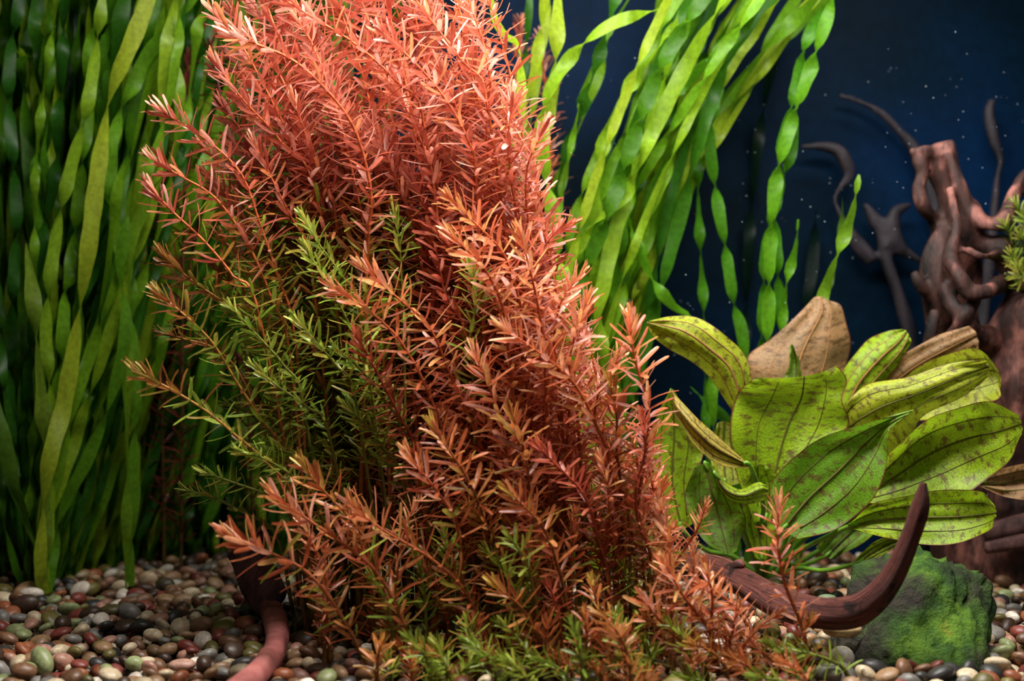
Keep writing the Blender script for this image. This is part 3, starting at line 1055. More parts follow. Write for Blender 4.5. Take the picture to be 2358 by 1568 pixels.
def grow_leaves(px, Y, count, topdx, toprow, spreadpx, light=0.0, ex=1.35):
    out = []
    row = 784 + CAM_Z / Y * FPX
    for k in range(count):
        y1 = Y + random.uniform(-0.05, 0.05)
        u = random.uniform(-1, 1)
        tx = px + topdx + u * spreadpx
        tr = toprow + random.uniform(-40, 160)
        b = P(px + u * 12, row, Y); b[2] = float(ground(b[0], b[1])) - 0.001
        pts = [b]
        for t in (0.16, 0.36, 0.58, 0.8, 1.0):
            xx = px + u * 16 + (tx - px) * (t ** ex) + u * spreadpx * 0.35 * math.sin(t * 2.4) + random.uniform(-26, 26)
            pts.append(P(xx, row + (tr - row) * t, min(YB - 0.02, Y + (y1 - Y) * t)))
        col = random.choice(RIBC)
        if light and random.random() < light: col = random.choice([(150, 190, 40), (168, 196, 46), (120, 176, 34)])
        out.append((np.array(pts), random.uniform(.0030, .0064), random.choice((.045, .06, .085, .13)) * random.uniform(.8, 1.2), col))
    return out


GL = 'tall ribbon grass clumps on the shaded side'
left = [(75, 1.15, 9, 60, 'tall green ribbon grass clump rooted foremost in the gravel'),
        (118, 1.17, 8, 120, 'tall twisted ribbon grass clump just beside the foremost one'),
        (-10, 1.20, 7, 80, None), (40, 1.22, 8, 110, None), (160, 1.20, 8, 130, None), (200, 1.23, 8, 110, None), (245, 1.25, 8, 120, None), (95, 1.26, 8, 90, None),
        (290, 1.27, 7, 110, None), (330, 1.29, 6, 100, None), (20, 1.28, 8, 110, None), (150, 1.29, 8, 150, None), (230, 1.30, 7, 170, None), (390, 1.30, 7, 60, None), (440, 1.31, 8, 20, None), (500, 1.31, 7, -20, None), (570, 1.31, 7, -40, None), (640, 1.31, 6, 0, None), (-70, 1.26, 7, 130, None)]
for px, Y, cnt, dx, lab in left:
    grass_plant(grow_leaves(px, Y, cnt + 3, dx + 70, -260, 210, 0.2, 1.15), lab or 'dense twisted green ribbon grass clump behind the foremost ones', None if lab else GL)

def hand_leaf(pts, Y, half, pitch, col, basepx=None):
    """pts listed from the top end down; runs on to the gravel"""
    row = 784 + CAM_Z / Y * FPX
    q = [P(a, b, Y) for a, b in pts][::-1]
    bx = basepx if basepx is not None else pts[-1][0]
    b = P(bx, row, Y); b[2] = float(ground(b[0], b[1])) - 0.001
    return (np.array([b] + q), half, pitch, col)


YG = (170, 190, 48)
grass_plant([hand_leaf([(365, -60), (310, 80), (255, 220), (225, 400), (205, 560), (170, 800), (125, 1080)], 1.12, .0066, .16, YG, 105),
             hand_leaf([(240, -40), (225, 90), (200, 250), (165, 380), (130, 540), (105, 760), (120, 1000)], 1.13, .0056, .07, (140, 180, 40), 110),
             hand_leaf([(300, 500), (280, 620), (290, 760), (255, 920), (200, 1060), (130, 1200)], 1.13, .0050, .10, (104, 160, 34), 112),
             hand_leaf([(-30, 900), (0, 1000), (40, 1120), (75, 1230)], 1.13, .0075, .30, (98, 140, 40), 95),
             hand_leaf([(60, 560), (80, 720), (95, 900), (108, 1060)], 1.12, .0066, .09, (120, 150, 44), 104)],
            'foremost ribbon grass with broad yellow-green leaves fanning out from the gravel')
grass_plant([hand_leaf([(470, -40), (400, 60), (330, 150), (280, 300), (260, 480), (300, 700), (310, 950)], 1.16, .0060, .09, (110, 165, 36), 300),
             hand_leaf([(375, -40), (385, 80), (405, 170), (412, 260), (395, 360), (340, 480), (300, 640)], 1.14, .0052, .12, (128, 172, 40), 290)],
            'ribbon grass whose two leaves cross near the red shoot tips')

GC = 'ribbon grass clumps behind the bush'
for px, Y, cnt, dx in [(1190, 1.18, 6, 200), (1250, 1.15, 8, 430), (1300, 1.18, 9, 500), (1350, 1.22, 8, 450), (1290, 1.26, 8, 540), (1400, 1.20, 6, 300), (1370, 1.27, 8, 420), (1430, 1.25, 5, 180)]:
    grass_plant(grow_leaves(px, Y, cnt, dx, -200, 130, 0.45, 2.3), 'bright green twisted ribbon grass clump behind the red bush', GC)


G1, G2, G3 = (104, 168, 30), (84, 150, 28), (150, 194, 40)
grass_plant([hand_leaf([(1770, -30), (1700, 70), (1610, 160), (1560, 210), (1490, 300), (1450, 420), (1430, 560), (1420, 700)], 1.17, .0062, .050, G1, 1440),
             hand_leaf([(1640, -30), (1560, 60), (1500, 130), (1430, 230), (1390, 330), (1370, 480), (1375, 640)], 1.15, .0064, .055, G3, 1420),
             hand_leaf([(1520, 20), (1400, 60), (1300, 150), (1250, 260), (1260, 420), (1290, 600)], 1.13, .006, .06, G3, 1380)],
            'ribbon grass with long lime leaves sweeping up and away from the red bush')
grass_plant([hand_leaf([(1560, 30), (1530, 180), (1480, 330), (1440, 450), (1350, 540), (1310, 700)], 1.14, .0058, .052, G3, 1350),
             hand_leaf([(1440, 480), (1465, 560), (1500, 640), (1550, 705), (1600, 745), (1640, 900)], 1.16, .0052, .046, G1, 1640)],
            'ribbon grass with a kinked lime leaf drooping towards the broad spotted leaves')
grass_plant([hand_leaf([(1770, -20), (1720, 60), (1640, 160), (1612, 260), (1607, 400), (1612, 560), (1620, 700), (1625, 900)], 1.20, .0048, .052, G2, 1640)],
            'slender single-stranded ribbon grass with spindle-like twists, the straighter of two')
grass_plant([hand_leaf([(1800, -20), (1720, 90), (1655, 200), (1635, 320), (1650, 450), (1672, 580), (1690, 700), (1715, 830)], 1.18, .0050, .050, G2, 1720)],
            'slender single-stranded ribbon grass with spindle-like twists, the more slanted of two')
grass_plant([hand_leaf([(1926, -30), (1880, 120), (1830, 260), (1790, 400), (1775, 540), (1770, 700), (1768, 850)], 1.15, .0060, .048, G1, 1780),
             hand_leaf([(1920, -10), (1860, 90), (1830, 220), (1805, 330), (1785, 480), (1790, 620), (1800, 800)], 1.16, .0056, .046, G2, 1785),
             hand_leaf([(1838, 290), (1820, 360), (1790, 450), (1765, 560), (1758, 700), (1755, 850)], 1.17, .0048, .045, G2, 1775),
             hand_leaf([(1838, 505), (1832, 570), (1812, 650), (1800, 760), (1790, 900)], 1.15, .0045, .042, G1, 1790)],
            'narrow tall bundle of twisted ribbon leaves rising above the broad spotted leaves')
grass_plant([hand_leaf([(1978, 402), (1965, 480), (1935, 570), (1905, 650), (1880, 740), (1860, 860)], 1.14, .0056, .050, (128, 178, 40), 1830),
             hand_leaf([(1940, 455), (1938, 520), (1925, 600), (1900, 720)], 1.20, .0035, .045, (90, 130, 34), 1840)],
            'free-standing pale green ribbon leaf tipped upwards beside the gnarled driftwood')
grass_plant([hand_leaf([(1130, -30), (1138, 40), (1165, 85), (1195, 110), (1200, 260), (1190, 420)], 1.10, .0042, .09, (170, 205, 40), 1230)],
            'single yellow-green ribbon arching down beside the crown of the red bush')
grass_plant([hand_leaf([(1590, 890), (1640, 940), (1680, 975), (1700, 1060)], 1.17, .0050, .06, (70, 130, 30), 1690)],
            'short dark green ribbon leaf in the gap behind the broad spotted leaves')
# faint grass reflections in the back glass, built as near-black strands
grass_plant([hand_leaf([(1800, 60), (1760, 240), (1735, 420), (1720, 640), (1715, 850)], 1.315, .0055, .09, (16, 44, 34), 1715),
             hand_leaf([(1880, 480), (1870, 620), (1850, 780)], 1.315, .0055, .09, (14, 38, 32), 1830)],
            'dark green ribbon strands standing in for grass reflections in the blue back panel')

PIPE0, PIPE1 = P(196, -120, 1.326), P(30, 1290, 1.326)
PIPE1[2] = 0.0
flat_l = [l for g in GRASS for l in g[0]]
moved = part_curves([l[0] for l in flat_l], [l[1] * 1.04 for l in flat_l], 0.10, 1.09, YB - 0.008, 60, .0055,
                    [(np.array([PIPE1, PIPE0]), .0052)] + [(p + [a_, b_, 0], .008) for p in DIM for a_, b_ in ((0, 0), (.010, 0), (-.010, 0), (0, .010), (0, -.010))])
k0 = 0
for leaves, label, group in GRASS:
    build_grass([(moved[k0 + k],) + l[1:] for k, l in enumerate(leaves)], label, group)
    POSTS.extend((q, l[1] * .7) for k, l in enumerate(leaves) for q in moved[k0 + k] if q[2] < .02)
    k0 += len(leaves)

# ------------------------------------------------------------------ broad-leaved sword plant
CROWN = P(1765, 1330, 1.09)
CROWN[2] = float(ground(CROWN[0], CROWN[1]))
sword = link('sword_plant', None, loc=CROWN)
sword.empty_display_size = 0.02
tag(sword, 'broad-leaved green plant with brown-spotted oval leaves behind the curved driftwood', 'aquatic plant')
SG, SY, SD, SP, SPK = (156, 190, 36), (180, 192, 52), (112, 160, 34), (176, 136, 100), (188, 168, 84)
# name, colour, vein material, depth base, depth tip, fold (mid nearer -, farther +), stations base->tip (L, M, R)
SW = [
    (SG, 0, 1.045, 1.035, 0.012, 0.006, [(1735, 1200, 1762, 1200, 1790, 1190), (1695, 1090, 1785, 1085, 1870, 1070), (1680, 985, 1812, 985, 1955, 985), (1702, 905, 1843, 922, 1940, 925), (1722, 880, 1850, 890, 1948, 880), (1740, 869, 1852, 866, 1926, 841)]),
    (SD, 0, 1.00, 0.985, 0.010, 0.005, [(1776, 1205, 1800, 1222, 1838, 1240), (1780, 1110, 1860, 1150, 1935, 1215), (1860, 1028, 1930, 1085, 2002, 1160), (1950, 986, 1990, 1025, 2040, 1070), (2035, 962, 2035, 985, 2043, 1015), (2106, 943, 2085, 957, 2050, 985)]),
    (SG, 0, 1.03, 0.97, 0.012, 0.006, [(1985, 1130, 1980, 1145, 1990, 1158), (2040, 1052, 2060, 1098, 2080, 1162), (2120, 975, 2140, 1046, 2185, 1150), (2200, 940, 2220, 1012, 2272, 1108), (2285, 925, 2300, 992, 2328, 1058), (2342, 955, 2352, 975, 2354, 1000)]),
    (SY, 0, 1.05, 1.02, -0.012, 0.006, [(1938, 960, 1955, 985, 1975, 1010), (1945, 926, 1980, 965, 2040, 1050), (2000, 885, 2035, 935, 2095, 1025), (2090, 868, 2110, 908, 2132, 957), (2190, 836, 2205, 870, 2216, 912), (2262, 826, 2278, 845, 2274, 872)]),
    (SY, 0, 1.07, 1.05, 0.010, 0.005, [(2020, 920, 2045, 940, 2060, 970), (2105, 852, 2140, 895, 2165, 965), (2190, 812, 2222, 865, 2255, 935), (2245, 802, 2282, 852, 2302, 912), (2282, 828, 2300, 858, 2306, 888)]),
    (SP, 1, 1.10, 1.08, -0.008, 0.004, [(2015, 885, 2040, 895, 2065, 905), (2075, 818, 2110, 842, 2145, 865), (2160, 772, 2192, 798, 2225, 825), (2232, 750, 2249, 770, 2251, 806)]),
    (SG, 1, 1.09, 1.09, -0.010, 0.005, [(1925, 950, 1945, 950, 1968, 945), (1938, 858, 1978, 882, 2025, 895), (1988, 793, 2026, 826, 2068, 850), (2040, 763, 2066, 790, 2093, 802), (2078, 758, 2088, 763, 2094, 778)]),
    (SP, 1, 1.11, 1.12, -0.012, 0.004, [(1750, 960, 1835, 960, 1920, 940), (1728, 885, 1830, 888, 1942, 868), (1722, 822, 1842, 828, 1960, 805), (1775, 780, 1864, 775, 1950, 750), (1850, 709, 1892, 720, 1936, 705), (1876, 684, 1890, 683, 1908, 690)]),
    (SY, 1, 1.06, 1.04, -0.010, 0.006, [(1690, 952, 1708, 930, 1734, 892), (1642, 878, 1682, 850, 1718, 818), (1590, 832, 1630, 800, 1668, 772), (1537, 803, 1580, 765, 1606, 731), (1506, 776, 1530, 750, 1546, 728), (1491, 746, 1490, 742, 1498, 738)]),
    (SPK, 0, 1.00, 1.00, -0.020, 0.004, [(1722, 1066, 1728, 1074, 1732, 1079), (1652, 1004, 1650, 1036, 1658, 1071), (1602, 958, 1600, 992, 1608, 1034), (1562, 915, 1562, 945, 1567, 978), (1543, 894, 1549, 928, 1551, 956)]),
    (SG, 0, 1.06, 1.05, 0.008, 0.005, [(1540, 1230, 1570, 1220, 1600, 1200), (1500, 1110, 1548, 1112, 1604, 1100), (1498, 1000, 1552, 1002, 1622, 1032), (1525, 930, 1550, 930, 1584, 962), (1544, 894, 1550, 897, 1557, 905)]),
    (SD, 0, 1.01, 0.99, 0.010, 0.004, [(1600, 1076, 1625, 1066, 1645, 1076), (1580, 1130, 1636, 1120, 1672, 1122), (1584, 1182, 1652, 1180, 1713, 1180), (1618, 1242, 1666, 1236, 1713, 1226), (1656, 1270, 1676, 1275, 1696, 1268)]),
    (SG, 0, 0.985, 0.985, -0.012, 0.002, [(1640, 1074, 1646, 1088, 1648, 1112), (1668, 1106, 1672, 1128, 1680, 1152), (1705, 1126, 1710, 1142, 1722, 1161), (1745, 1110, 1752, 1128, 1756, 1154), (1762, 1116, 1769, 1130, 1767, 1146)]),
    (SG, 0, 0.985, 0.945, 0.010, 0.005, [(1950, 1205, 1955, 1211, 1966, 1218), (2010, 1160, 2030, 1197, 2042, 1238), (2100, 1140, 2112, 1192, 2132, 1256), (2190, 1128, 2202, 1190, 2216, 1248), (2256, 1130, 2268, 1184, 2271, 1222), (2289, 1160, 2294, 1180, 2292, 1196)]),
    (SP, 0, 1.04, 1.02, 0.006, 0.004, [(2246, 1106, 2250, 1112, 2256, 1120), (2300, 1080, 2306, 1112, 2320, 1146), (2370, 1066, 2372, 1102, 2376, 1150), (2425, 1072, 2430, 1100, 2424, 1138), (2460, 1085, 2465, 1095, 2460, 1110)]),
    (SG, 0, 1.03, 1.05, 0.004, 0.002, [(1970, 1290, 1975, 1296, 1980, 1302), (2000, 1256, 2012, 1270, 2026, 1280), (2050, 1232, 2062, 1246, 2076, 1256), (2120, 1222, 2126, 1232, 2130, 1240)]),
    (SY, 0, 1.07, 1.08, 0.004, 0.003, [(1640, 1120, 1670, 1120, 1710, 1110), (1638, 1030, 1665, 1030, 1700, 1025), (1650, 975, 1668, 970, 1690, 978)]),
    (SD, 0, 1.08, 1.08, 0.006, 0.004, [(1800, 900, 1830, 890, 1850, 885), (1815, 845, 1832, 835, 1842, 840), (1820, 798, 1824, 793, 1828, 800)]),
    (SD, 0, 1.06, 1.07, 0.008, 0.005, [(1880, 1260, 1900, 1280, 1925, 1290), (1960, 1170, 1985, 1200, 2010, 1230), (2030, 1110, 2060, 1140, 2080, 1170), (2080, 1090, 2090, 1100, 2100, 1115)]),
    (SG, 0, 1.05, 1.04, 0.008, 0.004, [(1735, 1280, 1755, 1290, 1775, 1280), (1715, 1200, 1745, 1200, 1790, 1190), (1710, 1130, 1745, 1120, 1800, 1110), (1730, 1080, 1745, 1070, 1770, 1075)]),
]
NU, NV = 13, 34
for k, (colr, vm, ya, yb, fold, wav, st) in enumerate(SW):
    st = np.array(st, float).reshape(-1, 3, 2)
    d = np.linspace(0, 1, len(st))
    grid = []
    for i, row3 in enumerate(st):
        Yc = ya + (yb - ya) * d[i]
        fo = fold * math.sin(math.pi * (0.15 + 0.8 * d[i]))
        grid.append([P(row3[0, 0], row3[0, 1], Yc + 0.4 * fo * (1 if k % 2 else -1)), P(row3[1, 0], row3[1, 1], Yc + fo), P(row3[2, 0], row3[2, 1], Yc - 0.3 * fo)])
    grid = catmull(np.array(grid), NV)                       # NV x 3 x 3
    u = np.linspace(-1, 1, NU)
    # across: quadratic through left edge, midrib and right edge
    wl, wm, wr = u * (u - 1) / 2, 1 - u * u, u * (u + 1) / 2
    surf = grid[:, 0, None] * wl[:, None] + grid[:, 1, None] * wm[:, None] + grid[:, 2, None] * wr[:, None]
    v01 = np.linspace(0, 1, NV)
    rip = wav * (np.abs(u)[None, :] ** 2) * (np.sin(v01[:, None] * 17 + u[None, :] * 2 + k) * 0.5 + np.sin(v01[:, None] * 9 - 3 * u[None, :] + 2 * k) * 0.6)
    rip += 0.0012 * np.sin(u[None, :] * 9.4)                  # shallow furrows beside the veins
    surf[..., 1] += rip
    V = surf.reshape(-1, 3)
    i = (np.arange(NV - 1)[:, None] * NU + np.arange(NU - 1)[None, :]).ravel()
    F = np.stack([i, i + 1, i + NU + 1, i + NU], -1)
    UVu, UVv = np.meshgrid((u + 1) / 2, v01)
    lf = link('leaf', make_mesh('leaf', V - CROWN, F, M_SWORD, uv=np.stack([UVu, UVv], -1).reshape(-1, 2)), sword)
    lf.color = lin(colr)
    vmat = M_VEIN_PINK if vm else M_VEIN
    mid = surf[:, NU // 2] - CROWN
    v, f = tube(mid, np.linspace(0.0011, 0.0004, NV), 6)
    link('midrib', make_mesh('midrib', v, f, vmat), lf)
    for side in (3, NU - 4):
        q = surf[2:-3, side] - CROWN
        v, f = tube(q, np.linspace(0.0005, 0.00025, len(q)), 6)
        link('vein', make_mesh('vein', v, f, vmat), lf)
    # stalk from the crown to the blade
    b = surf[0, NU // 2] - CROWN
    t = unit(surf[2, NU // 2] - surf[0, NU // 2])
    L_ = float(np.linalg.norm(b))
    q = catmull(np.array([[0.004 * math.cos(k * 2.4), 0.004 * math.sin(k * 2.4), -0.002], b * 0.35 + np.array([0, 0.01, 0.004]), b * 0.72 - t * L_ * 0.06 + np.array([0, 0.006, 0]), b, b + t * 0.006]), 16)
    v, f = tube(q, np.linspace(0.0022, 0.0013, 16), 8)
    link('petiole', make_mesh('petiole', v, f, M_PETIOLE), lf)

# ------------------------------------------------------------------ driftwood


def wood_piece(name, pts, Y, rpx, mat, label, n=90, sides=20, rough=0.09, freq=60, flat=1.0):
    """pts: pixels, Y: depth or list; rpx: radius in pixels"""
    Ys = np.broadcast_to(np.asarray(Y, float), (len(pts),))
    p = np.array([P(a, b, y) for (a, b), y in zip(pts, Ys)])
    r = np.array(rpx, float) / FPX * Ys
    pr = catmull(np.hstack([p, r[:, None]]), n)
    v, f = tube(pr[:, :3], np.maximum(pr[:, 3], 0.0004), sides, True, rough, freq, flat)
    s = arclen(pr[:, :3])
    uv = np.stack([np.tile(np.abs(np.linspace(-1, 1, sides)), n), np.repeat(s * 30, sides)], -1)
    uv = np.vstack([uv, [[0, 0], [0, s[-1] * 30]]])
    base = pr[0, :3].copy()
    o = link(name, make_mesh(name, v - base, f, mat, uv=uv), loc=base)
    if label: tag(o, label, 'driftwood')
    SOLID.append(o)
    return o


br = wood_piece('driftwood_branch', BRANCH[0], BRANCH[1], BRANCH[2], M_WOOD,
                'reddish brown curved driftwood branch with a pointed upturned tip below the spotted leaves', n=140, sides=28, rough=0.075, freq=38)
kn = P(1688, 1318, .925) - np.array(br.location)
v, f = tube(catmull(np.array([kn, kn + [0.003, -0.004, 0.005], kn + [0.006, -0.006, 0.007]]), 10), np.linspace(0.005, 0.002, 10), 12, True, 0.12, 300)
link('knot', make_mesh('knot', v, f, M_WOOD, uv=np.zeros((len(v), 2))), br)
wood_piece('bark_piece', BARK[0], BARK[1], BARK[2], M_BARK,
           'dark brown flat bark piece leaning under the lowest red shoot', n=60, rough=0.08, freq=120, flat=0.35)
wood_piece('driftwood_root', ROOT[0], ROOT[1], ROOT[2], M_PINKROOT,
           'smooth pinkish driftwood root lying across the gravel below the bark piece', rough=0.05, freq=50)


def gnarled(name, branches, Y, mat, label, voxel, jitter, cat='driftwood'):
    parts = []
    for br_ in branches:
        p = np.array([P(a, b, Y + dy) for a, b, r, dy in br_])
        r = np.array([r for a, b, r, dy in br_]) / FPX * Y
        pr = catmull(np.hstack([p, r[:, None]]), max(14, 8 * len(br_)))
        parts.append(tube(pr[:, :3], np.maximum(pr[:, 3], 0.001), 14, True, 0.08, 70))
    v, f = join(parts)
    base = np.array([v[:, 0].mean(), v[:, 1].mean(), 0.0])
    o = link(name, make_mesh(name, v - base, f, mat), loc=base)
    md = o.modifiers.new('merge', 'REMESH'); md.mode = 'VOXEL'; md.voxel_size = voxel
    dg = bpy.context.evaluated_depsgraph_get()
    me = bpy.data.meshes.new_from_object(o.evaluated_get(dg))
    o.modifiers.clear()
    co = np.empty(len(me.vertices) * 3, np.float32); me.vertices.foreach_get('co', co); co = co.reshape(-1, 3)
    no = np.empty(len(me.vertices) * 3, np.float32); me.vertices.foreach_get('normal', no); no = no.reshape(-1, 3)
    dsp = np.zeros(len(co))
    for q in range(9):
        k = unit(rng.normal(size=3)) * rng.uniform(60, 330) * np.array([1, 1, 0.35])
        dsp += np.sin(co @ k + rng.uniform(0, 6.28))
    co = co + no * (jitter * dsp)[:, None]
    me.vertices.foreach_set('co', co.ravel().astype(np.float32))
    me.polygons.foreach_set('use_smooth', np.ones(len(me.polygons), bool))
    me.update()
    o.data = me
    o.data.materials.clear(); o.data.materials.append(mat)
    tag(o, label, cat)
    SOLID.append(o)
    return o


gnarled('driftwood_stump', [
    [(2158, 338, 34, 0), (2172, 380, 36, 0), (2195, 450, 40, 0), (2212, 530, 46, 0), (2215, 620, 48, .02), (2205, 720, 46, .03), (2215, 850, 60, .04), (2215, 1000, 70, .04), (2210, 1360, 80, .05)],
    [(2092, 347, 8, -.01), (2118, 352, 14, -.01), (2158, 350, 16, -.005)],
    [(2108, 352, 12, -.01), (2114, 374, 18, -.01), (2122, 400, 16, -.01), (2113, 436, 17, -.01), (2128, 475, 18, -.01), (2158, 512, 20, 0), (2175, 560, 24, 0)],
    [(2232, 470, 14, -.01), (2255, 505, 20, -.02), (2290, 515, 20, -.025), (2318, 490, 19, -.02), (2335, 445, 20, -.01), (2365, 415, 24, 0), (2420, 390, 28, 0)],
    [(2225, 520, 24, 0), (2268, 560, 24, -.01), (2310, 580, 24, -.015), (2335, 630, 26, -.01), (2342, 690, 28, 0), (2310, 770, 36, .01), (2280, 880, 44, .02), (2260, 1340, 60, .04)],
    [(2190, 505, 14, .0), (2160, 560, 26, -.01), (2146, 640, 32, -.01), (2165, 720, 36, 0), (2165, 800, 30, .01), (2150, 1000, 30, .03)],
    [(2108, 628, 7, -.02), (2120, 655, 12, -.02), (2145, 690, 14, -.01)],
    [(2190, 585, 14, -.03), (2205, 630, 15, -.05), (2228, 668, 16, -.05), (2262, 672, 15, -.05), (2290, 660, 16, -.03), (2320, 650, 18, .0)],
    [(2225, 575, 12, -.035), (2262, 590, 10, -.045), (2300, 585, 12, -.02)],
    [(2180, 660, 18, -.03), (2200, 720, 18, -.04), (2240, 760, 18, -.035), (2290, 790, 24, -.01)],
    [(2185, 430, 10, -.022), (2205, 520, 14, -.032), (2192, 600, 16, -.034), (2200, 680, 16, -.03)],
    [(2178, 352, 14, -.012), (2205, 420, 14, -.016), (2232, 500, 16, -.016), (2255, 560, 16, -.01)],
    [(2250, 690, 12, -.04), (2215, 730, 13, -.045), (2185, 770, 14, -.04)],
    [(2390, 640, 30, .0), (2345, 740, 46, -.01), (2325, 860, 66, .0), (2330, 1000, 80, .01), (2340, 1330, 90, .02)],
    [(2155, 720, 8, -.03), (2140, 770, 9, -.03), (2128, 830, 10, -.02)],
    [(2240, 478, 8, -.02), (2243, 500, 14, -.02)],
], 1.17, M_ROOT, 'gnarled brown driftwood stump with looping arms against the blue back panel', 0.0022, 0.0006)

gnarled('hazed_driftwood', [  # rear roots, their haze put into the wood colour
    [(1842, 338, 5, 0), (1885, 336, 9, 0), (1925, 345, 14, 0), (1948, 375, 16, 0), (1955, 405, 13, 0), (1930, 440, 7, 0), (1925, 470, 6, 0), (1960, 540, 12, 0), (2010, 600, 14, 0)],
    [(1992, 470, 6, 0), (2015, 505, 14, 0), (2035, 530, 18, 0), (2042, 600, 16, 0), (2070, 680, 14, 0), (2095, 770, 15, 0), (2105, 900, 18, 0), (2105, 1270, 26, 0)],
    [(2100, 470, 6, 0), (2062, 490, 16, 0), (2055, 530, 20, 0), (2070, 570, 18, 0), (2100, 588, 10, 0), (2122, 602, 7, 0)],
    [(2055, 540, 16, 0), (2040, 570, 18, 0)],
], 1.305, M_HAZED, 'haze-painted greyish driftwood with hooked arms close to the blue back panel', 0.0026, 0.0003)
gnarled('hazed_driftwood', [
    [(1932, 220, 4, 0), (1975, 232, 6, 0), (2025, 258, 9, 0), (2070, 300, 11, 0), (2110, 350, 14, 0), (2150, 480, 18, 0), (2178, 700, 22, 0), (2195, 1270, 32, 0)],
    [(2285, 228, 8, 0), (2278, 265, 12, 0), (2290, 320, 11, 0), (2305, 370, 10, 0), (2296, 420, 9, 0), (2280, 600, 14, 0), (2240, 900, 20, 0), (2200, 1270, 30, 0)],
], 1.310, M_HAZED, 'haze-painted greyish driftwood with two thin rising arms behind the gnarled stump', 0.0026, 0.0003)

# ------------------------------------------------------------------ mossy rock
rk = np.random.default_rng(5)
v, f = icosphere(5)
d = np.zeros(len(v))
for q in range(16):
    k = unit(rk.normal(size=3)) * rk.uniform(2, 7)
    d += np.sin(v @ k + rk.uniform(0, 6.28)) * 0.26 / np.linalg.norm(k)
for q in range(30):
    k = unit(rk.normal(size=3)) * rk.uniform(10, 45)
    d += np.sin(v @ k + rk.uniform(0, 6.28)) * 0.009
for q in range(24):
    k = unit(rk.normal(size=3)) * rk.uniform(60, 110)
    d += np.sin(v @ k + rk.uniform(0, 6.28)) * 0.004
v = np.sign(v) * np.abs(v) ** 0.85
v = v * (1 + d)[:, None]
v = v * np.array([0.047, 0.046, 0.046])
v[:, 0] += v[:, 2] * 0.45            # leans over to one side
v[:, 1] += v[:, 2] * 0.75
rc = P(2088, 1400, .91)
rc[2] = 0.022
rock = link('mossy_rock', make_mesh('mossy_rock', v, f, M_ROCK), loc=rc)
SOLID.append(rock)
tag(rock, 'dark rock overgrown with green moss standing under the lowest spotted leaf', 'rock')

# wood and stone behind the rock
wood_piece('driftwood_log', [(2270, 1232), (2330, 1215), (2420, 1195)], [1.1425, 1.1425, 1.1425], [20, 24, 26], M_BARK, 'brown driftwood log lying behind the mossy rock', rough=0.06)
wood_piece('driftwood_log', [(2270, 1262), (2340, 1250), (2420, 1240)], [1.131, 1.131, 1.131], [14, 17, 20], M_BARK, 'thin dark driftwood log on the gravel in front of the thicker one', rough=0.06)

# ------------------------------------------------------------------ light green tuft on the stump
for k in range(6):
    px, py = [(2340, 470), (2315, 520), (2350, 545), (2330, 590), (2362, 500), (2345, 620)][k]
    pth = np.array([P(px, py, 1.14 - .004 * k), P(px + 14, py + 30, 1.145), P(px + 20, py + 75, 1.15), P(2358, 640 + 8 * k, 1.16)])
    stem_plant(None, 0, 0, 'green', 'light green needle-leaved tuft growing on the gnarled driftwood', 'needle-leaved tufts on the driftwood', leafy=.7, L=.016, spacing=.006, whorl=6,
               single=False, path=even(catmull(pth, 30), 20), wid=.05)

grow_stems(False)

# ------------------------------------------------------------------ pale pipe behind the ribbon grass
p0, p1 = PIPE0, PIPE1
v, f = tube(np.array([p1 + (p0 - p1) * t for t in np.linspace(0, 1, 8)]) - p1, 0.0042, 16)
pipe = link('intake_pipe', make_mesh('intake_pipe', v, f, M_PIPE), loc=p1)
tag(pipe, 'pale grey slanted pipe showing between the tall ribbon leaves', 'pipe')

# ------------------------------------------------------------------ gravel bed
sp = 0.0098
px_, py_ = np.meshgrid(np.arange(-0.46, 0.55, sp), np.arange(0.76, YB - 0.006, sp))
n_p = px_.size
cx = px_.ravel() + rng.uniform(-0.5, 0.5, n_p) * sp
cy = py_.ravel() + rng.uniform(-0.5, 0.5, n_p) * sp
cr = 0.0042 + 0.0056 * rng.beta(1.3, 3.0, n_p)
cz = ground(cx, cy) + rng.uniform(-0.010, 0.002, n_p)
keep = np.abs(cx) < cy * 0.36 + 0.06
cx, cy, cr, cz = cx[keep], cy[keep], cr[keep], cz[keep]
n_p = len(cx)
